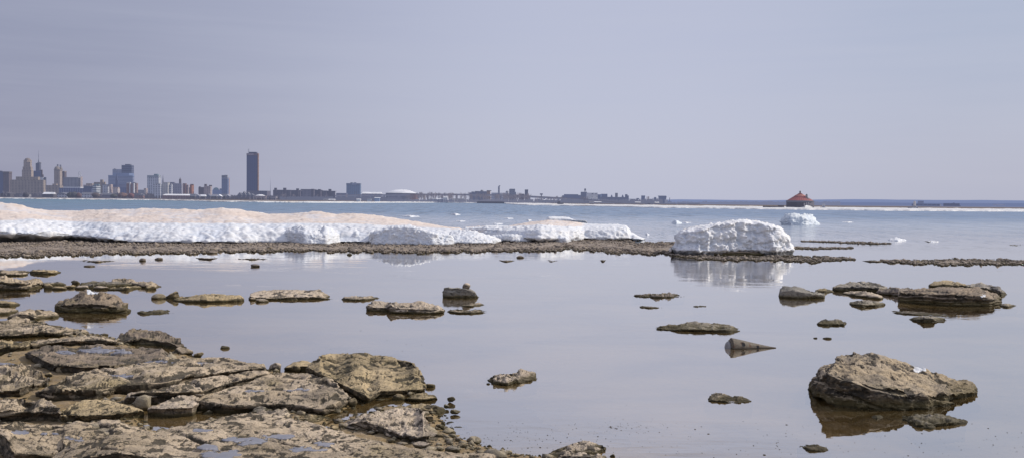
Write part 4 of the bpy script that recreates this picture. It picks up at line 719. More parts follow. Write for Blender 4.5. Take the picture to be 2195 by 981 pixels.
def part(parent, name, kind, z, D, a, mat, smooth=False, org=None):
    "a = zoomed pixel extents (x0, x1, top, bottom or None[, xs = where the front face ends])"
    x0, x1, yt, yb = a[:4]; dd = a[5] if len(a) > 5 else 0
    (p0, t), (p1, b) = z((x0, yt), (x1, yb if yb is not None else yt)); D = D+dd
    ptop = WX((p0+p1)/2, D, t); zt = ptop[2]; zb = WX((p0+p1)/2, D, b)[2] if yb is not None else GZ-.6
    X0, X1 = WX(p0, D)[0], WX(p1, D)[0]; w = X1-X0; mb = MB()
    if kind not in ('box', 'gable', 'gablef', 'mast'):
        X0, X1 = WX(p0, D+w/2)[0], WX(p1, D+w/2)[0]; zt = WX((p0+p1)/2, D+w/2, t)[2]; zb = WX((p0+p1)/2, D+w/2, b)[2] if yb is not None else zb
    if kind == 'box':
        dep = max(w*.7, 4.0)
        if len(a) > 4 and a[4]:
            xs = z((a[4], 0))[0][0]; Xs = WX(xs, D)[0]
            if p1 > CX: mb.box(X0, X1, D, D+max(w*.7, 4), zb, zt); return mesh_obj(name, np.array(mb.V), mb.F, mat, parent, smooth=smooth, origin=org)
            if p1 < CX: r1 = X1/D; dep = min(Xs/r1-D, w*4); X1 = Xs
            else: r0 = X0/D; dep = min(Xs/r0-D, w*4); X0 = Xs
        mb.box(X0, X1, D, D+dep, zb, zt)
    elif kind == 'dome': mb.lathe((X0+X1)/2, D+w/2, [(w/2*math.cos(k*PI/16), zb+(zt-zb)*math.sin(k*PI/16)) for k in range(9)], 32)
    elif kind == 'shallow': mb.lathe((X0+X1)/2, D+w/2, [(w/2*(1-(k/8)), zb+(zt-zb)*(1-(1-k/8)**2.2)) for k in range(8)]+[(.01, zt)], 36)
    elif kind == 'cyl': mb.lathe((X0+X1)/2, D+w/2, [(w/2, zb), (w/2, zt)], 28)
    elif kind == 'oct': mb.lathe((X0+X1)/2, D+w/2, [(w/2, zb), (w/2, zt)], 8, rot=PI/8)
    elif kind == 'cone': mb.lathe((X0+X1)/2, D+w/2, [(w/2, zb), (w*.02, zt)], 10)
    elif kind == 'pyr': mb.lathe((X0+X1)/2, D+w/2, [(w*.707, zb), (.05, zt)], 4, rot=PI/4)
    elif kind == 'flare': mb.lathe((X0+X1)/2, D+w/2, [(w*.6, zb), (w*.707, zt)], 4, rot=PI/4)
    elif kind == 'gable':
        dep = max(w*.6, 8); hz = zb+(zt-zb)*.0
        mb.add([(X0,D,zb),(X1,D,zb),(X1,D+dep,zb),(X0,D+dep,zb),(X0,D+dep/2,zt),(X1,D+dep/2,zt)], [(0,1,5,4),(2,3,4,5),(0,4,3),(1,2,5),(0,3,2,1)])
    elif kind == 'gablef':
        dep = max(w*1.2, 8)
        mb.add([(X0,D,zb),(X1,D,zb),(X1,D+dep,zb),(X0,D+dep,zb),((X0+X1)/2,D,zt),((X0+X1)/2,D+dep,zt)], [(0,1,4),(1,2,5,4),(2,3,5),(3,0,4,5),(0,3,2,1)])
    elif kind == 'mast':
        for k in (-1, 1): mb.box((X0+X1)/2+k*w/2-w*.12, (X0+X1)/2+k*w/2+w*.12, D, D+w*.3, zb, zt)
        nst = max(2, int((zt-zb)/w/1.2))
        for k in range(nst): zz_ = zb+(k+.9)*(zt-zb)/nst; mb.box(X0, X1, D+w*.05, D+w*.25, zz_-w*.08, zz_+w*.08)
    return mesh_obj(name, np.array(mb.V), mb.F, mat, parent, smooth=smooth, origin=org)
def bld(name, label, cat, D, z, parts, group=None):
    a = parts[0][2]; (pc, _), = z(((a[0]+a[1])/2, 0)); c = WX(pc, D); root = None
    if len(parts) == 1:
        o = part(None, name, parts[0][1], z, D, a, parts[0][3]); return tag(o, label, cat, group)
    root = empty(name, (c[0], D, GZ)); tag(root, label, cat, group)
    for p_ in parts: part(root, p_[0], p_[1], z, D, p_[2], p_[3])
    return root
tan = (.33, .265, .20); WNT = (9, 4, .45, .45)
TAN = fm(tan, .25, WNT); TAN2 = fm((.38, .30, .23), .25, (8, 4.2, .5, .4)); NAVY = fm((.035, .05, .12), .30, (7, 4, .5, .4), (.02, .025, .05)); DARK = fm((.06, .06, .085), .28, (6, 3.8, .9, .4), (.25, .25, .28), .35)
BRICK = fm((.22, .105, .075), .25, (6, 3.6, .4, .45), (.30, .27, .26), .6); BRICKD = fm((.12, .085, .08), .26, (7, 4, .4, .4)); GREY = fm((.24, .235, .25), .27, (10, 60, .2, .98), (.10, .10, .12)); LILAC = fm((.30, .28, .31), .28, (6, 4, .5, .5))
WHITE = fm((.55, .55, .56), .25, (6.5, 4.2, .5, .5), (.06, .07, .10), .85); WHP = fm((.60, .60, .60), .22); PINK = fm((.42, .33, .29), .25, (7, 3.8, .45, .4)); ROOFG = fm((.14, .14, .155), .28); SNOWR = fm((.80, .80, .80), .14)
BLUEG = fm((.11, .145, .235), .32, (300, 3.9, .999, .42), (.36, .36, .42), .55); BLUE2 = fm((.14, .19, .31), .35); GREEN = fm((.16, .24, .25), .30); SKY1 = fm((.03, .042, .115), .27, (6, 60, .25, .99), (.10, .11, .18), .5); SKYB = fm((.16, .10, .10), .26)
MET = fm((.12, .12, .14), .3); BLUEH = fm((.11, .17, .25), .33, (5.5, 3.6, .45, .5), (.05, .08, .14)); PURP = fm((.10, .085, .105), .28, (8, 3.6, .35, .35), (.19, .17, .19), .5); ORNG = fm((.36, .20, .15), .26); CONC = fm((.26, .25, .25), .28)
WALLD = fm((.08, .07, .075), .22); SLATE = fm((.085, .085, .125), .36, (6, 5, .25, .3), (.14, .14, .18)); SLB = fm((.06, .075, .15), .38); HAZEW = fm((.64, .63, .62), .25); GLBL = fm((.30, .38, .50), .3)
# left cluster
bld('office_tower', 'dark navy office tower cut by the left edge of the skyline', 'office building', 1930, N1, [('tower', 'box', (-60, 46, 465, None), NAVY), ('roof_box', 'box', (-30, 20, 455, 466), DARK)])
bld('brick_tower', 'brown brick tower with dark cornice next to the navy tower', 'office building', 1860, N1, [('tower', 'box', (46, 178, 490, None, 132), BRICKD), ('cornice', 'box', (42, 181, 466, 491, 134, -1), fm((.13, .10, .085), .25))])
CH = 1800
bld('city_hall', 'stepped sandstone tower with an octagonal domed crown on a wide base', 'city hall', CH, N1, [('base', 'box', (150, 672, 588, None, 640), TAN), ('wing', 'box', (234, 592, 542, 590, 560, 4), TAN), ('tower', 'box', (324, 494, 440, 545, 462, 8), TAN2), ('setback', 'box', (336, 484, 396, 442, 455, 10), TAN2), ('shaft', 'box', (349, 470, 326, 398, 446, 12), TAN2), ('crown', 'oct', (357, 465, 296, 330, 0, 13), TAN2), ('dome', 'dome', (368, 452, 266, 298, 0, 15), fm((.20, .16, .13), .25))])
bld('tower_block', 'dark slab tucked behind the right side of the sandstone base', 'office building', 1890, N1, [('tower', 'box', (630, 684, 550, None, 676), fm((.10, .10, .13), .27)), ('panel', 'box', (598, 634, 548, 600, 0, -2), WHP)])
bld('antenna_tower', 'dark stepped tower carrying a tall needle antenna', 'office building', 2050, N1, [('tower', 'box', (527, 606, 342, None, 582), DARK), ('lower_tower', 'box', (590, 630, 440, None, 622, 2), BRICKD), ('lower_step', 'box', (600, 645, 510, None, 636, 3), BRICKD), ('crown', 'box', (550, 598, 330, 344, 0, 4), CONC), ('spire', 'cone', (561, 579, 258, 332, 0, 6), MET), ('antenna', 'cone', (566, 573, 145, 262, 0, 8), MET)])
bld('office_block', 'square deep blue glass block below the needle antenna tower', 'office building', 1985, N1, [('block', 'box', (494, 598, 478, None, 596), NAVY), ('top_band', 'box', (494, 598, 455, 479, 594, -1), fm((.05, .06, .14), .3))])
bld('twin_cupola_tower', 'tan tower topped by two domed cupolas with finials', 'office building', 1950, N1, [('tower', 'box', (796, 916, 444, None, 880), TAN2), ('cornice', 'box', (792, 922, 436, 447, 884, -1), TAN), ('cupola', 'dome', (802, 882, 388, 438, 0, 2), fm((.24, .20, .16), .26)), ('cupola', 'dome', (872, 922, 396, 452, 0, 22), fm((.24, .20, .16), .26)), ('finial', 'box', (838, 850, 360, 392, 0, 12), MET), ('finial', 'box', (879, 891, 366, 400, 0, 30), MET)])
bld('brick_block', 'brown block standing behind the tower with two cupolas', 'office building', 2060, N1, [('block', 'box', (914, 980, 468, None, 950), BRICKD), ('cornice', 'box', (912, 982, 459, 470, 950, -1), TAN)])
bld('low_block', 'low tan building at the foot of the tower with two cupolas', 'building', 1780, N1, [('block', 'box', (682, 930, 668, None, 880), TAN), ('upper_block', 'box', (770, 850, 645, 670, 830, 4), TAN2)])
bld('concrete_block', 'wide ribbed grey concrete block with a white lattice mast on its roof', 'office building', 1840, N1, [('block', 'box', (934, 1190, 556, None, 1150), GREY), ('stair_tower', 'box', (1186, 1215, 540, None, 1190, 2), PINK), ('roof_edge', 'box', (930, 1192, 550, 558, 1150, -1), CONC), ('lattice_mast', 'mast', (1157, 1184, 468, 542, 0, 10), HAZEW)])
bld('long_building', 'long low dark blue building with a pale roof and rows of pale windows', 'building', 1640, N1, [('block', 'box', (866, 1270, 708, None, 1250), fm((.04, .055, .13), .28, (6, 5, .5, .45), (.30, .32, .42), .8)), ('roof', 'box', (930, 1182, 690, 709, 0, 2), HAZEW)])
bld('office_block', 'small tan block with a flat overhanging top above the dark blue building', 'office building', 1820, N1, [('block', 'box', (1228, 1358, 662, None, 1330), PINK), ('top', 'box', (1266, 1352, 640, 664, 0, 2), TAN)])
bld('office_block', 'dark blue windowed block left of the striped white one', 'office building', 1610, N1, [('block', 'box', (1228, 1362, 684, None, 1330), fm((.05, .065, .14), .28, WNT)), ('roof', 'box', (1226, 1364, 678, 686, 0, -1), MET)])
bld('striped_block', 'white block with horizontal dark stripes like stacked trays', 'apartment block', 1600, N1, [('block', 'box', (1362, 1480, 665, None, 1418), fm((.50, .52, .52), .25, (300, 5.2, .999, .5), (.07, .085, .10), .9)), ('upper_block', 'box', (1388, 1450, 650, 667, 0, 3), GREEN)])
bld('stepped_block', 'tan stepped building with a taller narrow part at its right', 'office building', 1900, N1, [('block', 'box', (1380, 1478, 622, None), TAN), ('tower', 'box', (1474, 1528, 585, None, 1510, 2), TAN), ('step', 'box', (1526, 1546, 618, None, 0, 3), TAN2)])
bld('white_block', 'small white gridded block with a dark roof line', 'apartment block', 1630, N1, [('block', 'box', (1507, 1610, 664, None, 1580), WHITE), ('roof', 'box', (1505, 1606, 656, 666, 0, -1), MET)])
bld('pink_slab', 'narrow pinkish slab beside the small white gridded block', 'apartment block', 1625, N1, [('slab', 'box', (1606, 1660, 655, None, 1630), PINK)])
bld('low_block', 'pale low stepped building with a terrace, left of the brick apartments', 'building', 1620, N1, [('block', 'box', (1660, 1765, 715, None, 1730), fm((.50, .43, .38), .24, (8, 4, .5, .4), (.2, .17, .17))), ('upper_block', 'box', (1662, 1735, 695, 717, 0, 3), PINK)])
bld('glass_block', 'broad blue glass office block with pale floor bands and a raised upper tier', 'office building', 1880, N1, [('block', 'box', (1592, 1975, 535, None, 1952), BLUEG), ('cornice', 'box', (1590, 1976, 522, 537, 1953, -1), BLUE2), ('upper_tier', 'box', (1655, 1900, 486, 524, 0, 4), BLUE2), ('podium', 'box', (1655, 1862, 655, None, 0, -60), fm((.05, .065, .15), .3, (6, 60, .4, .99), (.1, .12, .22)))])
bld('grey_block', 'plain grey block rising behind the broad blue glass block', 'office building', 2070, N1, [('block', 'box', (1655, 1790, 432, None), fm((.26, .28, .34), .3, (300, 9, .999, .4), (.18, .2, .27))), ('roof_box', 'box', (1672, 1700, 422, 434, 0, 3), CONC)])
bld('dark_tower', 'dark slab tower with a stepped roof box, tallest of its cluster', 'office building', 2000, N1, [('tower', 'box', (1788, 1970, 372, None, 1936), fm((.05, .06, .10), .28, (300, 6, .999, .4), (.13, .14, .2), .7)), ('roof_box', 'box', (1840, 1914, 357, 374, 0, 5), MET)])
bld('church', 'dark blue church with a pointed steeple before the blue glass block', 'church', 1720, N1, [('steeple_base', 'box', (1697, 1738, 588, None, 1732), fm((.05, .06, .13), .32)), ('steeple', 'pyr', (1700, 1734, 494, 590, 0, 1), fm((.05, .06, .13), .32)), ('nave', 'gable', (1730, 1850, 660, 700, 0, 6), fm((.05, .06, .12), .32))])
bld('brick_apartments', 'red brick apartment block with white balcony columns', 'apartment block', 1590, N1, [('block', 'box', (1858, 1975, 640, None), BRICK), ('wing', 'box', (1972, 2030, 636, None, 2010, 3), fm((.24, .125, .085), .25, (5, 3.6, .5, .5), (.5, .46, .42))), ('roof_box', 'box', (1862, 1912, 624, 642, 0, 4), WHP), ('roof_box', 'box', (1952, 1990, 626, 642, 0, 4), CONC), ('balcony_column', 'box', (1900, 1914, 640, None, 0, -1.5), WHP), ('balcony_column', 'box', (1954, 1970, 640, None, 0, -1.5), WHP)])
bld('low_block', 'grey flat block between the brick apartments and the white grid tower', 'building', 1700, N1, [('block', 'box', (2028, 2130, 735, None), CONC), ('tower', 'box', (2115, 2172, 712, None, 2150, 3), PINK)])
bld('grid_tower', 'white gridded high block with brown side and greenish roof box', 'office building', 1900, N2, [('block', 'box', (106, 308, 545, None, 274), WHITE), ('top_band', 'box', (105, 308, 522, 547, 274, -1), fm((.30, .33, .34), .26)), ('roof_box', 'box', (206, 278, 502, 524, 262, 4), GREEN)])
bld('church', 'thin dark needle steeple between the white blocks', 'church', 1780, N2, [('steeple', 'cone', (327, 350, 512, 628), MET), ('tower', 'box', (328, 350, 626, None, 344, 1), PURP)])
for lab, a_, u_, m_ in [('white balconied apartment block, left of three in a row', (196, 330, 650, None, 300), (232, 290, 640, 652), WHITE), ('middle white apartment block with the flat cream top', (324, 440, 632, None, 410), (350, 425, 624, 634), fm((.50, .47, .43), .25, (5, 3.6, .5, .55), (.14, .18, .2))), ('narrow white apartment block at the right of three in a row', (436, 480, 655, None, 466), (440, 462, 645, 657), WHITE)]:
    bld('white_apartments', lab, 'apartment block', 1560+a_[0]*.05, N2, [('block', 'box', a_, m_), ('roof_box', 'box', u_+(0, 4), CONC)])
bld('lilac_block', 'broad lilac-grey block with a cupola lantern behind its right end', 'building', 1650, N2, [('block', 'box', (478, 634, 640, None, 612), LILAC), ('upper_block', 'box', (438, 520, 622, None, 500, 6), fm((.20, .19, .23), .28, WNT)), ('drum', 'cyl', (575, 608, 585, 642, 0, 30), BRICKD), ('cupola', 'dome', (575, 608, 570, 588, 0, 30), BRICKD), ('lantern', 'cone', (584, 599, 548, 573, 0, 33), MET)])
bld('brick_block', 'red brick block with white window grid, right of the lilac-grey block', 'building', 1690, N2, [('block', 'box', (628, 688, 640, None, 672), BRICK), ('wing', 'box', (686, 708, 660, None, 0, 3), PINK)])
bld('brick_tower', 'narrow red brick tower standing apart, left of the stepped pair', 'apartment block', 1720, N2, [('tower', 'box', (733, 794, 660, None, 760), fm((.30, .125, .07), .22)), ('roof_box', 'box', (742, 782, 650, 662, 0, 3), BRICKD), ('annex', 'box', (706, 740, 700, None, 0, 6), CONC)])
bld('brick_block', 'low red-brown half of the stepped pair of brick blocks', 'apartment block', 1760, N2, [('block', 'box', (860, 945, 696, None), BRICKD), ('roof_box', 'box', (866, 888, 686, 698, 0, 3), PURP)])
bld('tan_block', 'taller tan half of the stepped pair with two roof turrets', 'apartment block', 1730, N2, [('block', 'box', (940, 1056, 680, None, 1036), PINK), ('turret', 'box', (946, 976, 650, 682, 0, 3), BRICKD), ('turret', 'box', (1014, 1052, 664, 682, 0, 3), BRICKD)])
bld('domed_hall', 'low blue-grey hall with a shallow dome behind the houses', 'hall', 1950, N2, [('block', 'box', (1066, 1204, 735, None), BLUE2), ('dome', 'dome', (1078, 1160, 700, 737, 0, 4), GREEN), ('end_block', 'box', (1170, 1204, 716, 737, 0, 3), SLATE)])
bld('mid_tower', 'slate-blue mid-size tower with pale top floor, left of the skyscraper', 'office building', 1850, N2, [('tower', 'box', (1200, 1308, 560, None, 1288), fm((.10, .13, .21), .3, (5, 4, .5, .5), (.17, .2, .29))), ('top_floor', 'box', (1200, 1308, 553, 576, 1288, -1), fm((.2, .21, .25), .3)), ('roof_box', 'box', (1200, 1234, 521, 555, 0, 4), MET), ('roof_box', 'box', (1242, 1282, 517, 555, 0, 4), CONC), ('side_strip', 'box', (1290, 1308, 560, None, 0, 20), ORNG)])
sk = bld('skyscraper', 'tallest dark blue skyscraper with a sunlit orange edge', 'skyscraper', 1980, N2, [('tower', 'box', (1567, 1740, 228, None, 1722), SKY1), ('sign_band', 'box', (1566, 1741, 198, 230, 1723, -1), SKYB), ('roof_house', 'box', (1598, 1706, 178, 200, 0, 6), fm((.05, .055, .09), .26)), ('antenna', 'mast', (1590, 1600, 132, 200, 0, 4), MET), ('painted_sun_edge', 'box', (1722, 1741, 198, None, 0, .5), fm((.34, .21, .15), .2)), ('podium', 'box', (1565, 1868, 748, None, 0, -10), PURP)])  # orange corner strip paints the sunlit side of the tower
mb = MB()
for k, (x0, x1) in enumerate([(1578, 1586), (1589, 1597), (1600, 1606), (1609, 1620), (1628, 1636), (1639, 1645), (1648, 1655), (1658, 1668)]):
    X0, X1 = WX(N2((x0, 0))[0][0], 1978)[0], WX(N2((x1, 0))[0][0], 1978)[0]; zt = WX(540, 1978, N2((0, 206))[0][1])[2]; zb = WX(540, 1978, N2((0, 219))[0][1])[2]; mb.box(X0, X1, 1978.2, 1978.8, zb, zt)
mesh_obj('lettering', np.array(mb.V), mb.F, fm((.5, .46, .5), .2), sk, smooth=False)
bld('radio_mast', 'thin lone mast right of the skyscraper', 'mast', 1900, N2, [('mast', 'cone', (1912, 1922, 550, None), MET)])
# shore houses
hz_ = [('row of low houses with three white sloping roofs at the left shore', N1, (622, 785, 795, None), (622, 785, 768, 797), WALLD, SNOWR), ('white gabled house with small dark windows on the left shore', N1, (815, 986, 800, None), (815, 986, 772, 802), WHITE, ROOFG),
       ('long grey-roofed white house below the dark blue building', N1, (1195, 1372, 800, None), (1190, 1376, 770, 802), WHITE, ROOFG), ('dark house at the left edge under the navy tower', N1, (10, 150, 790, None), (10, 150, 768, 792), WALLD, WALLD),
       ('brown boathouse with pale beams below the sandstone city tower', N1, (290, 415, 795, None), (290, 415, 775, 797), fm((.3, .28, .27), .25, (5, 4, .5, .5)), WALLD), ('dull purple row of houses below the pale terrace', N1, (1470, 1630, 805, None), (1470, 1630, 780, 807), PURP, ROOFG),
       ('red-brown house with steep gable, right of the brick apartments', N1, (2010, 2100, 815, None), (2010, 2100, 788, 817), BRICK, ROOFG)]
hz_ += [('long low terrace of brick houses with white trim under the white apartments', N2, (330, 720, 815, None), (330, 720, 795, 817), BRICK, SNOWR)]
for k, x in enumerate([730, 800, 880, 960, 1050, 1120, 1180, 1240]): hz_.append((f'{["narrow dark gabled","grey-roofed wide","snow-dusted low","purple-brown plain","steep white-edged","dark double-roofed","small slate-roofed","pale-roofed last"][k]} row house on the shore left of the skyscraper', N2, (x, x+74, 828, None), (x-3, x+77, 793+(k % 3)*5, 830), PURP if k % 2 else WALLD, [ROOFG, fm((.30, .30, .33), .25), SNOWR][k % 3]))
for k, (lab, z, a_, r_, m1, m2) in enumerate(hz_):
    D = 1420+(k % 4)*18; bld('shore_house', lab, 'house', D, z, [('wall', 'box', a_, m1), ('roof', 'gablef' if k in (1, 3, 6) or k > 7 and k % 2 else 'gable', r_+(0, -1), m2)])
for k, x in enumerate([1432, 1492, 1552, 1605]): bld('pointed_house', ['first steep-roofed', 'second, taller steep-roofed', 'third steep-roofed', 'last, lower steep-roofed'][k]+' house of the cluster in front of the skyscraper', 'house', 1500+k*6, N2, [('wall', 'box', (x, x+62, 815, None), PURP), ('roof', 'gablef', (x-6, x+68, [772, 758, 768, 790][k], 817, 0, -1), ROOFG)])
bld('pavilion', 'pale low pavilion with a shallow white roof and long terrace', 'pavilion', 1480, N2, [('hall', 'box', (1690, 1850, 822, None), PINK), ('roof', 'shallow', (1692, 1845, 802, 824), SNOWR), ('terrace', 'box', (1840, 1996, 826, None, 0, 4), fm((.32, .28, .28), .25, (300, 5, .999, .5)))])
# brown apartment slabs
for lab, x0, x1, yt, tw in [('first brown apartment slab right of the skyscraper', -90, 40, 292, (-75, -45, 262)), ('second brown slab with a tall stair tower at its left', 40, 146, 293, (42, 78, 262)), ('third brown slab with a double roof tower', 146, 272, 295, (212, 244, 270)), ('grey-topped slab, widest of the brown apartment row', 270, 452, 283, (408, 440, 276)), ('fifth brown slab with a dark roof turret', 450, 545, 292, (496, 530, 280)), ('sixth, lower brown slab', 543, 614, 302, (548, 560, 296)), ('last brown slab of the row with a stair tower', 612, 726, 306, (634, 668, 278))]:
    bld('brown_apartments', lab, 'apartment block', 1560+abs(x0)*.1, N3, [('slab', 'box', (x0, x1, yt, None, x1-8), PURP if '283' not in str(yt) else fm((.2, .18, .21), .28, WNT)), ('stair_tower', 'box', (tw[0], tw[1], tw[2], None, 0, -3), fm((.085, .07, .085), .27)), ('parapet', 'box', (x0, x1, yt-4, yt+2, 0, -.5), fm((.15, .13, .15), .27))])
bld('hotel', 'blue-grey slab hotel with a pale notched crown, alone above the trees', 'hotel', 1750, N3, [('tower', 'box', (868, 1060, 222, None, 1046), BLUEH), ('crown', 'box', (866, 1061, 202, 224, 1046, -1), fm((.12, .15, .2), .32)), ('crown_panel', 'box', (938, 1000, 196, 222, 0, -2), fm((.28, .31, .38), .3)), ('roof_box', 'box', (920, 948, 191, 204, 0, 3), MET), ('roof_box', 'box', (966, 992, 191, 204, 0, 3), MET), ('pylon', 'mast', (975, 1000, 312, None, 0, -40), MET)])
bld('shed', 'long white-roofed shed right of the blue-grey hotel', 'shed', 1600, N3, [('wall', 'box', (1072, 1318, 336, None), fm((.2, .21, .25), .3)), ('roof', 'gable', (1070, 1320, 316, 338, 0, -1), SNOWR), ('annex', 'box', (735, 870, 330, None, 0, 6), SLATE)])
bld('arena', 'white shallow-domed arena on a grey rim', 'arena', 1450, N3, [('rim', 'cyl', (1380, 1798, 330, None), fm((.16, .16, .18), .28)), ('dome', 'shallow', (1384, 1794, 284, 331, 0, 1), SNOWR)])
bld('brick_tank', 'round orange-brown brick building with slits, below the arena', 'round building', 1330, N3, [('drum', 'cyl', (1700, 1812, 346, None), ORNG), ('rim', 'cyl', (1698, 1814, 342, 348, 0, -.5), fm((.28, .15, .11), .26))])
bld('monument', 'small tan stepped monument right of the round brick building', 'monument', 1150, N3, [('shaft', 'oct', (1872, 1900, 362, None), fm((.36, .30, .26), .25)), ('cap', 'pyr', (1874, 1898, 350, 364, 0, 1), BRICKD), ('base', 'box', (1858, 1916, 425, None, 0, -3), fm((.42, .37, .33), .25))])
bld('boathouse', 'pale blue flat boathouse on the shore', 'boathouse', 1120, N3, [('block', 'box', (1946, 2046, 405, None), fm((.33, .36, .46), .28, (7, 20, .4, .8))), ('roof', 'box', (1942, 2050, 400, 408, 0, -1), SNOWR)])
bld('coast_station', 'white low building with a short square tower at the waterside', 'building', 1110, N4, [('block', 'box', (186, 322, 345, None), fm((.52, .52, .50), .24, (5, 9, .5, .4))), ('tower', 'box', (320, 342, 331, None, 0, -2), WHP), ('wing', 'box', (340, 392, 347, None), HAZEW), ('roof', 'box', (184, 324, 341, 347, 0, -1), CONC), ('shed', 'box', (388, 410, 368, None, 0, -2), WHP)])
for lab, z, x0, x1, yt, mt, dk in [('low pale house under the last brown apartment slab', N3, 566, 620, 404, SNOWR, 0), ('longer pale house right of it below the apartment slabs', N3, 630, 712, 408, HAZEW, 0), ('white waterside hut under the blue-grey hotel', N3, 1000, 1050, 405, HAZEW, 0), ('white clubhouse with a pitched roof below the long shed', N3, 1140, 1192, 402, SNOWR, 0), ('grey windowed shed under the bridge below the arena', N3, 1236, 1302, 386, GLBL, 0), ('small dark warehouse behind the bare grove', N3, 2060, 2130, 402, SLATE, 0), ('white-sided barn among the bare trees at the grove edge', N3, 2135, 2190, 378, HAZEW, 0),
    ('small pale warehouse under the falling bridge end', N4, 1180, 1240, 366, HAZEW, 0), ('long pale depot behind the sloping bridge', N4, 1380, 1470, 352, GLBL, 0), ('white container stack under the bridge end', N4, 1515, 1575, 372, SNOWR, 0), ('white truck shed under the white mill', N5, 385, 445, 312, SNOWR, 0), ('low pale depot at the foot of the white mill', N5, 455, 545, 318, HAZEW, 0), ('sandy salt heap shed left of the white tank', N5, 990, 1062, 322, PINK, 0), ('sandy salt heap shed right of the white tank', N5, 1248, 1300, 324, PINK, 0)]:
    bld('shore_shed', lab, 'shed', 1060 if z is not N5 else 940, z, [('wall', 'box', (x0, x1, yt+6, None), mt), ('roof', 'gable', (x0-3, x1+3, yt, yt+8, 0, -1), ROOFG if mt is SNOWR else SNOWR)])
# industry
bld('mill', 'grey sprawling mill with a flat row of roof hoods', 'mill', 1900, N4, [('block', 'box', (404, 522, 262, None), SLATE), ('hood', 'box', (430, 470, 250, 264, 0, 3), SLATE), ('hood', 'box', (474, 522, 244, 264, 0, 3), MET), ('silo', 'dome', (544, 590, 226, 250, 0, 4), CONC), ('block_part', 'box', (520, 630, 246, None, 0, 5), SLATE)])
bld('orange_block', 'orange-tan cube on the mill roofs left of the white tower', 'mill', 1860, N4, [('cube', 'box', (630, 688, 240, None, 672), fm((.36, .25, .17), .27)), ('roof', 'box', (628, 690, 234, 242, 0, -.5), BRICKD)])
bld('grain_elevator', 'tall narrow white tower with a dark striped face, above white sheds', 'grain elevator', 1840, N4, [('tower', 'box', (776, 818, 178, None, 800), HAZEW), ('dark_face', 'box', (776, 798, 186, 300, 0, -1), fm((.2, .2, .24), .3, (300, 7, .999, .5), (.4, .4, .42), .7)), ('head', 'box', (786, 806, 170, 180, 0, 3), MET), ('white_sheds', 'box', (690, 880, 266, None, 0, 8), fm((.50, .50, .52), .28, (12, 7, .4, .5), (.22, .23, .28)))])
bld('silo', 'round grey-white silo with domed top right of the white tower', 'silo', 1830, N4, [('drum', 'cyl', (876, 916, 256, None), HAZEW), ('cap', 'dome', (876, 916, 238, 258), CONC)])
bld('grain_block', 'grey block with a lighter left wall, between silo and dark tower', 'grain elevator', 1820, N4, [('block', 'box', (922, 1000, 218, None, 956), fm((.20, .205, .23), .3, (8, 6, .3, .4))), ('roof', 'box', (930, 1000, 214, 220, 0, 1), MET), ('annex', 'box', (998, 1012, 254, None, 0, 2), SLATE), ('low_block', 'box', (1050, 1120, 278, None, 0, 8), BRICKD)])
bld('dark_tower', 'dark plain tower standing alone behind the bridge', 'grain elevator', 1800, N4, [('tower', 'box', (1127, 1170, 228, None, 1160), fm((.10, .095, .115), .3)), ('roof', 'box', (1125, 1172, 223, 230, 1160, -.5), MET)])
bld('billboard', 'small dark billboard on a tall post behind the bridge', 'billboard', 1250, N4, [('board', 'box', (1325, 1362, 274, 291), fm((.2, .2, .23), .28)), ('post', 'box', (1338, 1350, 290, None, 0, 1), MET)])
bld('grain_elevator', 'long dark elevator with a broken flat roof, left of the water-tank tower', 'grain elevator', 1750, N5, [('block', 'box', (38, 280, 240, None), SLB), ('gallery', 'box', (60, 240, 224, 242, 0, 3), SLB), ('conveyor', 'box', (236, 274, 234, 240, 0, 2), MET), ('low_block', 'box', (20, 60, 256, None, 0, -3), SLATE)])
bld('water_tank_tower', 'dark block topped by a round water tank on legs', 'mill', 1720, N5, [('block', 'box', (276, 354, 193, None), SLATE), ('tank', 'cyl', (318, 342, 152, 178, 0, 4), MET), ('tank_cap', 'cone', (318, 342, 146, 153, 0, 4), MET), ('tank_leg', 'mast', (321, 339, 176, 194, 0, 6), MET)])
bld('white_mill', 'big windowless white block beside the water-tank tower', 'mill', 1690, N5, [('block', 'box', (353, 494, 205, None), fm((.78, .76, .73), .16, (12, 9, .3, .3), (.4, .39, .4), .6)), ('roof_vent', 'box', (418, 436, 214, 222, 0, -1), MET), ('roof_vent', 'box', (464, 480, 214, 222, 0, -1), MET), ('annex', 'box', (350, 524, 285, None, 0, -6), HAZEW)])
bld('grain_elevator', 'blue elevator with one pale edge', 'grain elevator', 1700, N5, [('block', 'box', (496, 552, 225, None), SLB), ('head', 'box', (545, 622, 219, None, 0, -3), SLB), ('pale_edge', 'box', (533, 548, 222, None, 0, -6), GLBL)])
bld('grain_elevator', 'longest low ribbed elevator with three head towers', 'grain elevator', 1650, N5, [('block', 'box', (556, 900, 260, None), SLATE), ('head_tower', 'box', (725, 757, 207, None, 0, 2), CONC), ('head_tower', 'box', (855, 884, 224, None, 0, 2), SLATE), ('head_tower', 'box', (858, 901, 240, None, 0, 1), SLATE), ('roof_hood', 'gablef', (668, 692, 230, 262, 0, 3), SLB), ('roof_hood', 'gablef', (812, 836, 230, 262, 0, 3), SLB)])
bld('conveyor_bridge', 'thin level conveyor bridge on posts between the elevators', 'conveyor', 1600, N5, [('gallery', 'box', (896, 1300, 286, 292), SLB), ('post', 'box', (950, 956, 290, None), SLB), ('post', 'box', (1020, 1026, 290, None), SLB), ('hut', 'box', (1006, 1034, 274, 288, 0, 1), SLB), ('post', 'box', (1200, 1206, 290, None), SLB)])
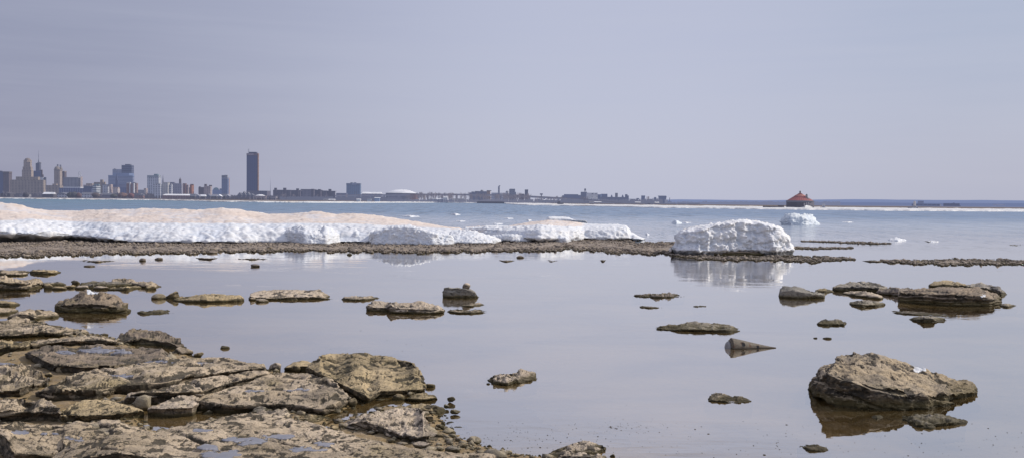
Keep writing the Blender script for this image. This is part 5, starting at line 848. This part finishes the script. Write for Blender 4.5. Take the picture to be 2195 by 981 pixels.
bld('elevator_tower', 'dark head tower wider at its top, left of the white tank', 'grain elevator', 1590, N5, [('tower', 'box', (1068, 1110, 258, None), SLB), ('head', 'flare', (1066, 1112, 241, 285, 0, -1), SLB)])
bld('storage_tank', 'squat white tank with two pale stacks', 'tank', 1560, N5, [('drum', 'cyl', (1112, 1202, 302, None), fm((.5, .49, .48), .27)), ('stack', 'cyl', (1136, 1146, 254, 304, 0, 4), PINK), ('stack', 'cyl', (1154, 1168, 252, 304, 0, 4), PINK)])
bld('elevator_tower', 'small dark hopper tower before the leaning elevator', 'grain elevator', 1580, N5, [('tower', 'box', (1236, 1260, 262, None), SLB), ('arm', 'box', (1212, 1296, 276, 281, 0, 1), SLB)])
bld('leaning_elevator', 'dark blue elevator with overhanging top tapering downward', 'grain elevator', 1570, N5, [('body', 'flare', (1294, 1388, 248, 310), SLB), ('base', 'box', (1300, 1372, 305, None, 0, 4), SLB), ('roof', 'box', (1292, 1390, 243, 250, 0, -2), SLB)])
bld('steam_plant', 'little white plant with a single thin stack', 'plant', 1540, N5, [('block', 'box', (1376, 1412, 294, None), fm((.55, .55, .57), .25)), ('stack', 'cyl', (1432, 1440, 268, None, 0, 3), MET), ('shed', 'box', (1416, 1462, 318, None, 0, 2), SLATE)])
bld('factory', 'blue factory with a raised block at its left end, far right shore', 'factory', 2600, zM, [('hall', 'box', (514, 780, 203, None), fm((.06, .085, .17), .30, (18, 300, .2, .99), (.17, .21, .33))), ('head_block', 'box', (520, 574, 168, None, 0, 3), fm((.09, .12, .24), .42)), ('end_wall', 'box', (766, 780, 206, None, 0, -3), HAZEW)])
bld('factory', 'smaller dark blue crenellated factory on the far right shore', 'factory', 2600, zM, [('block', 'box', (850, 994, 198, None), fm((.045, .06, .13), .30)), ('tower', 'box', (925, 936, 190, None, 0, 3), fm((.045, .06, .13), .30)), ('tower', 'box', (905, 914, 194, None, 0, 3), fm((.045, .06, .13), .30)), ('low_wing', 'box', (990, 1008, 222, None, 0, 2), SLATE)])
bld('hangar', 'pair of long pale sheds far right below the hills', 'shed', 2900, zM, [('wall', 'box', (1370, 1530, 240, None), fm((.38, .38, .42), .35)), ('roof', 'box', (1366, 1534, 233, 241, 0, -1), HAZEW), ('upper_shed', 'box', (1420, 1522, 207, 222, 0, 200), fm((.44, .46, .55), .38))])
bld('lighthouse', 'small white lighthouse on a dark crib at the edge of the ice', 'lighthouse', 640, zM, [('tower', 'oct', (454, 482, 178, 240), fm((.60, .56, .52), .18, (1.2, 3, .3, .3), (.25, .18, .15))), ('lantern', 'cyl', (459, 477, 168, 179, 0, .6), WHP), ('crib', 'box', (418, 510, 240, 256, 0, -2), WALLD), ('keeper_hut', 'box', (482, 500, 226, 241, 0, 0), HAZEW)])
bld('navigation_mark', 'tiny beacon post on the ice right of the round house', 'beacon', 545, N6, [('post', 'box', (1151, 1157, 322, 376), WHP), ('base', 'box', (1120, 1170, 372, 382, 0, -.5), WALLD)])
# skyway bridge
D = 1180; br = empty('skyway_bridge', (WX(1050, D)[0], D, GZ)); tag(br, 'long elevated road bridge on piers, sloping down to the right', 'bridge')
path = N3((720, 356), (1060, 350), (1380, 350), (1800, 342), (2190, 340))[:-1]+N4((0, 280), (400, 283), (700, 288), (1000, 296), (1300, 312), (1600, 328), (1900, 350), (2150, 372), (2400, 396))
mb = MB(); mr = MB(); px = np.linspace(path[0][0], path[-1][0], 60); py = np.interp(px, [p[0] for p in path], [p[1] for p in path])
Dv = np.interp(px, [700, 1000, 1400], [1480, 1300, 900])
P = ony(px, py, Dv)
for k in range(59):
    A_, B_ = P[k], P[k+1]; th = 1.6
    def seg(m, za, zb, y0, y1): m.add([(A_[0], A_[1]+y0, A_[2]+za), (B_[0], B_[1]+y0, B_[2]+za), (B_[0], B_[1]+y1, B_[2]+za), (A_[0], A_[1]+y1, A_[2]+za), (A_[0], A_[1]+y0, A_[2]+zb), (B_[0], B_[1]+y0, B_[2]+zb), (B_[0], B_[1]+y1, B_[2]+zb), (A_[0], A_[1]+y1, A_[2]+zb)], [(0,3,2,1),(4,5,6,7),(0,1,5,4),(1,2,6,5),(2,3,7,6),(3,0,4,7)])
    seg(mb, -2.0, -.5, 0, 10); seg(mr, -.5, .3, -.2, .2)
mesh_obj('deck', np.array(mb.V), mb.F, fm((.26, .235, .225), .44), br, False); mesh_obj('parapet', np.array(mr.V), mr.F, fm((.30, .28, .29), .27), br, False)
for k in range(1, 59, 3):
    if P[k][2] > 4: mp = MB(); [mp.box(P[k][0]-.9, P[k][0]+.9, P[k][1]+o_, P[k][1]+o_+1.6, GZ-1, P[k][2]-1.9) for o_ in (1, 7.5)]; mesh_obj('pier', np.array(mp.V), mp.F, fm((.22, .2, .2), .42), br, False)
# round house
D = 525; c0 = WX(1715, D); s = D/F; hb = empty('round_house', (c0[0], D+29*s, .2)); tag(hb, 'round dark stone house with a red cone roof standing in the ice', 'round house')
cy = D+29*s
def zpx(y): return WX(1715, cy, N6((0, y))[0][1])[2]
def hx(x): return WX(N6((x, 0))[0][0], cy)[0]
cxw = hx(788); Rw = (hx(985)-hx(588))/2
STN = fm((.085, .075, .085), .10, (1.6, 1.1, .5, .5), (.05, .045, .055), .8); RED = fm((.40, .105, .08), .12); REDL = fm((.60, .26, .20), .08)
def lpart(par, name, prof, mat, n=36, cx=None, cyy=None, smooth=False): mb = MB(); mb.lathe(cx if cx is not None else cxw, cyy or cy, prof, n); return mesh_obj(name, np.array(mb.V), mb.F, mat, par, smooth)
lpart(hb, 'wall', [(Rw*.985, -.3), (Rw*.97, zpx(300))], STN); lpart(hb, 'cornice', [(Rw*.99, zpx(302)), (Rw*1.02, zpx(284)), (Rw*.97, zpx(275))], WALLD)
rf = lpart(hb, 'roof', [(Rw*.99, zpx(280)), (Rw*.50, zpx(223)), (Rw*.06, zpx(168))], RED)
lpart(rf, 'roof_band', [(Rw*.42, zpx(213)+.3), (Rw*.30, zpx(199)+.3)], REDL)
mb = MB()
for k in range(32):
    an = 2*PI*k/32+.05; d = np.array([math.cos(an), math.sin(an)]); t = np.array([-d[1], d[0]])*.10
    pr = [(Rw*.985, zpx(280)+.08), (Rw*.50, zpx(223)+.12), (Rw*.07, zpx(168)+.12)]
    for (r0, z0), (r1, z1) in zip(pr[:-1], pr[1:]): mb.add([(cxw+d[0]*r0-t[0], cy+d[1]*r0-t[1], z0), (cxw+d[0]*r0+t[0], cy+d[1]*r0+t[1], z0), (cxw+d[0]*r1+t[0], cy+d[1]*r1+t[1], z1+.02), (cxw+d[0]*r1-t[0], cy+d[1]*r1-t[1], z1+.02)], [(0, 1, 2, 3)])
mesh_obj('roof_ridge', np.array(mb.V), mb.F, fm((.24, .06, .05), .1), rf, False)
lpart(rf, 'finial', [(Rw*.055, zpx(172)), (Rw*.055, zpx(148)), (Rw*.075, zpx(146)), (.1, zpx(130))], fm((.10, .075, .07), .1), 12)
cyy = cy-Rw*.45; cxx = WX(N6((885, 0))[0][0], cyy)[0]
lpart(hb, 'roof_turret', [(Rw*.22, zpx(262)), (Rw*.14, zpx(236)), (Rw*.075, zpx(222)), (Rw*.075, zpx(200)), (Rw*.10, zpx(198)), (.1, zpx(178))], fm((.14, .12, .12), .12), 12, cxx, cyy)
lpart(hb, 'turret_lamp', [(Rw*.085, zpx(214)), (Rw*.085, zpx(206))], WHP, 12, cxx, cyy)
mb = MB()
for k in range(7): an = -PI/2+.02+k*.16; mb.box(cxw+Rw*.995*math.cos(an)-.35, cxw+Rw*.995*math.cos(an)+.35, cy+Rw*.995*math.sin(an)-.35, cy+Rw*.995*math.sin(an)+.35, zpx(352), zpx(310)+(k % 3)*.25)
mesh_obj('ice_sheath', np.array(mb.V), mb.F, fm((.36, .33, .33), .12), hb, False)
P0, P1 = WX(N6((270, 0))[0][0], 515), WX(N6((560, 0))[0][0], 515)
pw = empty('breakwater', ((P0[0]+P1[0])/2, 515, .2)); tag(pw, 'low dark concrete breakwater left of the red-roofed round house', 'breakwater')
for k in range(4):
    x0 = P0[0]+(P1[0]-P0[0])*k/4; x1 = P0[0]+(P1[0]-P0[0])*(k+1)/4-.12; mb = MB(); mb.box(x0, x1, 515, 519, -.3, WX(1680, 515, N6((0, 356))[0][1])[2]); mesh_obj('block', np.array(mb.V), mb.F, fm((.15, .13, .12), .1), pw, False)
mb = MB(); mb.box(P1[0]-2.6, P1[0]-.1, 515.3, 518.5, 0, WX(1680, 515, N6((0, 344))[0][1])[2]); mesh_obj('end_block', np.array(mb.V), mb.F, fm((.11, .095, .095), .1), pw, False)
IR = M['farice']
ice('ice_heap', 'pile of frozen spray at the foot of the round house', [(N6((780,384),(860,388),(950,386),(1000,380)), 'z', .38), (N6((780,380),(850,366),(890,352),(950,368),(1000,378)), 'd', .5), (N6((780,376),(850,358),(890,340),(950,362),(1000,374)), 'd', 1.5)], 'ice heap', 'farice', amp=.25, lump=.3, freq=.5)
# boats and quay
def boat(label, z, x0, x1, yw, yd, cab, mast, D, cat='tugboat'):
    r_ = empty('tugboat', (WX(z(((x0+x1)/2, 0))[0][0], D)[0], D, 0)); tag(r_, label, cat)
    X0, X1 = WX(z((x0, 0))[0][0], D)[0], WX(z((x1, 0))[0][0], D)[0]; w = X1-X0; zd = WX(1300, D, z((0, yd))[0][1])[2]; zw = min(WX(1300, D, z((0, yw))[0][1])[2], .3)
    V = []; n = 9
    for k in range(n):
        t = k/(n-1); hw = w*.14*math.sin(PI*min(1, .15+t*.85))**.5; sh = zd+(zd-zw)*.5*(2*t-1)**4
        V += [(X0+w*t, D-hw, sh), (X0+w*t, D+hw, sh), (X0+w*(.06+.88*t), D+hw*.6, zw-.4), (X0+w*(.06+.88*t), D-hw*.6, zw-.4)]
    F_ = [(4*k+j, 4*k+4+j, 4*k+4+(j+1) % 4, 4*k+(j+1) % 4) for k in range(n-1) for j in range(4)]+[(0, 1, 2, 3), (4*n-1, 4*n-2, 4*n-3, 4*n-4)]
    mesh_obj('hull', np.array(V), F_, WALLD, r_, False)
    mb = MB(); ca, cb, ct = cab; Xa, Xb = WX(z((ca, 0))[0][0], D)[0], WX(z((cb, 0))[0][0], D)[0]; zc = WX(1300, D, z((0, ct))[0][1])[2]; mb.box(Xa, Xb, D-w*.08, D+w*.08, zd-.1, zc); mesh_obj('cabin', np.array(mb.V), mb.F, fm((.10, .09, .10), .2), r_, False)
    mb = MB(); mx, mt = mast; Xm = WX(z((mx, 0))[0][0], D)[0]; mb.box(Xm-w*.012, Xm+w*.012, D-.1, D+.1, zc-.1, WX(1300, D, z((0, mt))[0][1])[2]); mesh_obj('mast', np.array(mb.V), mb.F, MET, r_, False)
boat('dark tugboat moored where the ice edge begins', N4, 1550, 1636, 420, 402, (1558, 1590, 382), (1572, 366), 720); boat('low dark open boat on the ice right of the first tugboat', N5, 388, 446, 360, 350, (398, 420, 344), (410, 340), 760, 'boat'); boat('dark boat with a thin mast near the white tank', N5, 1120, 1220, 368, 350, (1150, 1185, 338), (1156, 316), 780)
P0, P1 = WX(N4((500, 0))[0][0], 960), WX(N4((860, 0))[0][0], 960)
mb = MB(); mb.box(P0[0], P1[0], 960, 968, -.5, 1.7); qy = mesh_obj('quay_wall', np.array(mb.V), mb.F, WALLD, smooth=False); tag(qy, 'low dark quay wall along the middle of the far shore', 'quay')
mb = MB(); mb.box(P0[0]+1, P1[0]-1, 960.3, 967.7, 1.7, 2.1); mesh_obj('quay_cap', np.array(mb.V), mb.F, fm((.2, .18, .18), .22), qy, False)
# ------------------------------------------------------------------ land, shore ice, hills, trees
def strip_land(name, label, front, depth, z, mat, z0=-.5, amp=.3, fr=.05):
    x = np.array([p[0] for p in front], float); y = np.array([p[1] for p in front], float); xs = np.linspace(x[0], x[-1], int((x[-1]-x[0])/1.5)); ys = np.interp(xs, x, y)
    A_ = onz(xs, ys, 0); rows = []
    A_[:, 1] *= 1+.012*fbm(np.c_[xs*.03, xs*0, xs*0], 4); 
    for t, h in ((0, z0), (.004, z*.55), (.02, z*.8), (.08, z), (.35, z*.9), (.7, z), (1, z*.8)):
        B = A_*(1+depth*t); B[:, 2] = h+amp*fbm(B*np.array([fr*2, fr*.6, 0]), 4)*(1 if t > 0 else 0); rows.append(B)
    G = np.stack(rows, 1); ii = np.arange(G.shape[0]*G.shape[1]).reshape(G.shape[:2]); q4 = np.stack([ii[:-1, :-1], ii[1:, :-1], ii[1:, 1:], ii[:-1, 1:]], -1).reshape(-1, 4)
    return tag(mesh_obj(name, G.reshape(-1, 3), q4, mat, attrs={'crust': (.25+.9*fbm(G*np.array([.05, .012, 0]), 4)).ravel()}), label, 'shore ice' if 'ice' in name else 'land', kind='structure')
strip_land('shore_ice', 'white band of ice along the city shore at the left', [(-200, 424.5), (0, 425.8), (160, 427.6), (320, 429.3), (450, 432.6), (560, 433.9), (660, 434.7), (780, 434.9), (860, 434.6), (930, 434.4), (1130, 437.2), (1180, 438.0)], .16, .75, IR, amp=.4)
strip_land('shore_ice', 'wide white field of shore ice at the right', [(1085, 437.4), (1110, 439.2), (1130, 440.2), (1200, 441.2), (1300, 443.2), (1400, 445.6), (1550, 447.6), (1700, 449.8), (1800, 450.8), (1900, 452), (2050, 453.2), (2200, 453.8), (2500, 457)], .75, .7, IR, amp=.32)
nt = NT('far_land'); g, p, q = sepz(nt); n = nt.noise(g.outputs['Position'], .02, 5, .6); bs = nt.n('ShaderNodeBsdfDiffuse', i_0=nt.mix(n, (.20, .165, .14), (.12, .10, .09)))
em = nt.n('ShaderNodeEmission', i_0=nt.mix(nt.ramp(p.outputs['Y'], 800, 1600), (.26, .25, .30), (.20, .24, .41)))  # distance haze painted onto the land as a bluish glow
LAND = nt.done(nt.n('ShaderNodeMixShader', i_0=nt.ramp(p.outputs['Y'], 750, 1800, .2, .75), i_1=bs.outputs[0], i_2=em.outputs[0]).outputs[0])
xs = np.linspace(-900, 3100, 200); fy = np.interp(xs, [-900, 0, 320, 560, 900, 1150, 1250, 1450, 1800, 2195, 3100], [418, 424.6, 428.0, 431.4, 433.8, 436.7, 438.8, 441.4, 444.4, 448.4, 458])
A_ = onz(xs, fy, 0); V = []; F_ = []
for k, (t, h) in enumerate(((1, -.5), (1.01, GZ), (1.5, GZ), (3, 1.0), (14, 1.0))):
    B = A_*t; B[:, 2] = h; V.append(B)
G = np.stack(V, 1); ii = np.arange(G.shape[0]*G.shape[1]).reshape(G.shape[:2]); q4 = np.stack([ii[:-1, :-1], ii[1:, :-1], ii[1:, 1:], ii[:-1, 1:]], -1).reshape(-1, 4)
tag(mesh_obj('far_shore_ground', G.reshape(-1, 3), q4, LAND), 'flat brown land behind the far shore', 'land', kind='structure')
def hills(label, tops, D, dep, mat, rug, seed):
    xs = np.linspace(tops[0][0], tops[-1][0], 260); ys = np.interp(xs, [p[0] for p in tops], [p[1] for p in tops])+rug*fbm(np.c_[xs*.02, xs*0+seed, xs*0], 5)
    T = ony(xs, ys, D); rows = []
    for t, k in ((-.25, 0), (-.12, .55), (0, 1), (.3, .9), (.6, 0)): B = T.copy(); B[:, 1] += dep*t; B[:, 2] = 1+(T[:, 2]-1)*k; rows.append(B)
    rows[1][:, 2] += .12*(T[:, 2])*fbm(np.c_[xs*.05, xs*0, xs*0+seed], 3)
    G = np.stack(rows, 1); ii = np.arange(G.shape[0]*G.shape[1]).reshape(G.shape[:2]); q4 = np.stack([ii[:-1, :-1], ii[1:, :-1], ii[1:, 1:], ii[:-1, 1:]], -1).reshape(-1, 4)
    tag(mesh_obj('hills', G.reshape(-1, 3), q4, mat), label, 'hills', kind='structure')
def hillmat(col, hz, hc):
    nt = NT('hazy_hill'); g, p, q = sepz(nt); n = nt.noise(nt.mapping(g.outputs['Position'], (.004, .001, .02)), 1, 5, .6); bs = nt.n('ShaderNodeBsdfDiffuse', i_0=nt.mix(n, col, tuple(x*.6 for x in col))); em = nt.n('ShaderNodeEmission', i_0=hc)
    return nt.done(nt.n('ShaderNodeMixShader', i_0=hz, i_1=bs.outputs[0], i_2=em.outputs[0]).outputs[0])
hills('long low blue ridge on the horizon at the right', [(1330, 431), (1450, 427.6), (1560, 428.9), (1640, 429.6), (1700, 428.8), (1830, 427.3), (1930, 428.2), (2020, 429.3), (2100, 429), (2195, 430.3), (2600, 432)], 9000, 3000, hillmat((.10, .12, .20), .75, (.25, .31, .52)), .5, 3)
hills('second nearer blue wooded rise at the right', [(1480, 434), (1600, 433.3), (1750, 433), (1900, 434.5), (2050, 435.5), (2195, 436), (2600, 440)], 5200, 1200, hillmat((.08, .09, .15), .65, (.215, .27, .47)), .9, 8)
# far treelines: masses of bare brown scrub
def treeline(label, x0, x1, ytop, ybase, D, col, hz, n, hv=.5, name='treeline', thin=1.0):
    px = RNG.uniform(x0, x1, n); yt = ytop+(ybase-ytop)*np.clip(RNG.beta(1.2, 2.5, n)*hv+.35*hv*(1+fbm(np.c_[px*.05, px*0, px*0+x0], 4)), 0, .97)
    Dn = D+RNG.uniform(0, D*.05, n); T = ony(px, yt, Dn); hh = np.maximum(T[:, 2]-GZ, .8); w = hh*RNG.uniform(.05, .16, n)*thin+.12
    V = np.stack([np.c_[T[:, 0]-w, Dn, np.full(n, GZ-.3)], np.c_[T[:, 0]+w, Dn+w*.5, np.full(n, GZ-.3)], np.c_[T[:, 0]+w*1.3, Dn, GZ+hh*.55], np.c_[T[:, 0]+RNG.normal(0, .3, n)*w, Dn, GZ+hh], np.c_[T[:, 0]-w*1.2, Dn+w*.5, GZ+hh*.6]], 1)
    Fa = np.arange(n*5).reshape(n, 5)
    return tag(mesh_obj(name, V.reshape(-1, 3), Fa, fm(col, hz), smooth=False), label, 'trees', kind='stuff')
BR = (.13, .098, .082)
treeline('brown bare scrub along the left city shore', -60, 330, 411, 424, 1500, BR, .28, 800); treeline('brown shrubs behind the shore houses', 300, 620, 415, 430, 1520, (.13, .10, .09), .3, 700); treeline('sparse low brush before the shore houses', -40, 610, 420, 430, 1260, (.13, .10, .085), .24, 420, .5)
treeline('purple-brown trees below the apartment slabs', 600, 860, 418, 431, 1250, (.14, .115, .11), .42, 700); treeline('brown undergrowth in front of the bridge', 830, 1420, 424, 436, 1040, (.18, .145, .125), .46, 1100, .5)
treeline('dark thicket behind the ice at the industrial shore', 1240, 1500, 433.5, 441, 900, (.18, .14, .12), .42, 600, .4)
treeline('long dark purple wood behind the right ice field', 1430, 1800, 428.5, 442, 1300, (.12, .10, .11), .64, 1400, .55); treeline('thin dark purple wood edge at the far right', 1780, 2260, 443.5, 447, 1500, (.10, .10, .13), .72, 1200, .8)
# bare trees one can tell apart
def bare_tree(seed):
    r = np.random.default_rng(seed); mb = MB(); mb.lathe(0, 0, [(.2, -.4), (.14, 4), (.07, 8), (.02, 11)], 6); V = []; F_ = []
    def limb(p, d, L, w, lev):
        q = p+d*L; s_ = np.cross(d, [0, 1, .2]); s_ /= np.linalg.norm(s_)+1e-9; k = len(V); V.extend([p-s_*w, p+s_*w, q+s_*w*.3, q-s_*w*.3]); F_.append((k, k+1, k+2, k+3))
        if lev:
            for _ in range(4): dd = d+r.normal(0, .42, 3); dd[2] = abs(dd[2])*.7+.35; dd /= np.linalg.norm(dd); limb(p+d*L*r.uniform(.35, 1), dd, L*r.uniform(.45, .75), w*.6, lev-1)
    for k in range(13):
        z0 = r.uniform(2.5, 8.5); an = r.uniform(0, 2*PI); d = np.array([math.cos(an)*.5, math.sin(an)*.5, .85]); d /= np.linalg.norm(d); limb(np.array([0, 0, z0]), d, (11.5-z0)*.5, .11, 2)
    return mb, (np.array(V), F_)
TM = fm((.20, .155, .135), .32); TM2 = fm((.22, .165, .145), .34)
TREES = []
def place_tree(px, D, h, k, label, group):
    P = WX(px, D); loc = (P[0], D, GZ)
    if k >= len(TREES):
        mb, (V, F_) = bare_tree(50+k); r_ = empty('bare_tree', loc); o1 = mesh_obj('trunk', np.array(mb.V)+np.array(loc), mb.F, TM, r_); o2 = mesh_obj('crown', V+np.array(loc), F_, TM2, r_, False); TREES.append((r_, o1, o2)); 
    else:
        r0, a1, a2 = TREES[k]; r_ = r0.copy(); COL.objects.link(r_); r_.location = loc
        for c_ in (a1, a2): d = c_.copy(); COL.objects.link(d); d.parent = r_
    s_ = h/11; r_.scale = (s_*.9, s_*.9, s_); r_.rotation_euler = (0, 0, random.uniform(0, 6)); tag(r_, label, 'tree', group); return r_
TG = 'bare trees along the far shore'
for k in range(6): place_tree(870+k*3, 1180, 8+k*.3, k, 'slender bare brown tree in the grove below the bridge', TG)
for k in range(130): place_tree(random.uniform(888, 1135), random.uniform(1080, 1200), random.uniform(7.5, 12.5), k % 6, 'slender bare brown tree in the grove below the bridge', TG)
for k in range(26): place_tree(random.uniform(1135, 1260), random.uniform(1020, 1120), random.uniform(5, 8.5), k % 6, 'short bare tree under the sloping end of the bridge', 'short bare trees under the bridge')
for k in range(30): place_tree(random.uniform(-10, 320), random.uniform(1370, 1420), random.uniform(6, 10), k % 6, 'bare dark tree between the houses of the left shore', 'bare trees on the left shore')
for k in range(26): place_tree(random.uniform(600, 830), random.uniform(1260, 1400), random.uniform(6, 10), k % 6, 'bare tree in front of the brown apartment row', 'bare trees by the brown apartments')
def bush(label, px, D, w, h, col, seed):
    V, F_ = blob(20, 12, 0, seed, rough=.35); P = WX(px, D); V = V*np.array([w/2, w/2, h/2])+np.array([P[0], D, GZ+h*.42])
    tag(mesh_obj('evergreen_tree', V+.5*fbm(V*.7, 3)[:, None], F_, fm(col, .2)), label, 'tree', 'round trees on the left shore')
for k, (x, w, h, lab) in enumerate([(1040, 11, 9, 'dark round clump of trees between the two white shore houses'), (1090, 10, 9.5, 'second dark round tree right beside the clump'), (1160, 8, 8, 'reddish-brown round tree left of the long grey-roofed house'), (1410, 11, 8.5, 'brown round tree left of the purple row houses'), (1800, 13, 9, 'broad red-brown tree under the brick apartments'), (1925, 9, 8, 'dark red tree in front of the brick apartments'), (1670, 9, 7, 'dark green tree below the pale terrace'), (380, 9, 8, 'dark tree in front of the sandstone city tower')]):
    bush(lab, x/6.859, 1385+k, w, h, [(.045, .045, .04), (.05, .05, .05), (.14, .07, .055), (.10, .075, .065), (.15, .08, .06), (.16, .06, .055), (.06, .06, .05), (.05, .045, .05)][k], k)
# ------------------------------------------------------------------ sky and sun
EL, AZ = math.radians(36), math.radians(72)
w = bpy.data.worlds.new('World'); scene.world = w; w.use_nodes = True; t = w.node_tree; t.nodes.clear()
class WN(NT):
    def __init__(s, t): s.t = t
wn = WN(t)
sky = wn.n('ShaderNodeTexSky'); sky.sky_type = 'NISHITA'; sky.sun_disc = False; sky.sun_elevation = EL; sky.sun_rotation = AZ; sky.air_density = 1.0; sky.dust_density = 3.0; sky.ozone_density = 3.0
tc = wn.n('ShaderNodeTexCoord'); sp = wn.n('ShaderNodeSeparateXYZ', i_0=tc.outputs['Generated']); dx, dy, dz = sp.outputs
K = 10.0
def cc(*c): return tuple(x*K for x in c)
horz = wn.mix(wn.ramp(dx, -.52, .06), cc(.25, .255, .35), cc(.425, .442, .55)); horz = wn.mix(wn.ramp(dx, .15, .5, 0, .8), horz, cc(.36, .375, .475))
upc = wn.mix(wn.ramp(dx, -.52, .06), cc(.235, .25, .345), cc(.39, .412, .528)); upc = wn.mix(wn.ramp(dx, .15, .5, 0, .8), upc, cc(.30, .345, .455))
hz1 = wn.mix(wn.ramp(dz, .0, .22), horz, upc)
cl = wn.noise(wn.mapping(tc.outputs['Generated'], (1.3, 1.3, 9)), 2.4, 6, .55, .3); cl2 = wn.noise(wn.mapping(tc.outputs['Generated'], (1.0, 1.0, 22)), 3.2, 5, .6, .2)
hz1 = wn.mix(wn.ramp(wn.math('ADD', wn.math('MULTIPLY', cl, .6), wn.math('MULTIPLY', cl2, .4)), .3, .7, 0, .38), hz1, wn.mix(.55, hz1, cc(.44, .45, .535)))
bri = wn.math('ADD', 1.30, wn.math('ADD', wn.ramp(dz, .28, .8, 0, .35), wn.ramp(dy, .2, -.6, 0, .18)))  # unseen sky overhead and behind the camera brightened, added fill for front faces
vm = wn.n('ShaderNodeVectorMath', operation='SCALE'); wn.put(vm.inputs[0], hz1); wn.put(vm.inputs['Scale'], bri)
bg = wn.n('ShaderNodeBackground', i_0=wn.mix(.88, sky.outputs[0], vm.outputs[0])); bg.inputs['Strength'].default_value = .1
t.links.new(bg.outputs[0], wn.n('ShaderNodeOutputWorld').inputs[0])
sl = bpy.data.lights.new('sun', 'SUN'); sl.energy = 3.5; sl.angle = math.radians(1.2); sl.color = (1.0, .93, .84)
so = bpy.data.objects.new('sun', sl); COL.objects.link(so)
S = Vector((math.cos(EL)*math.sin(AZ), math.cos(EL)*math.cos(AZ), math.sin(EL))); so.rotation_euler = S.to_track_quat('Z', 'Y').to_euler(); so.location = S*50
for o in bpy.data.objects:
    if '_o' in o: del o['_o']
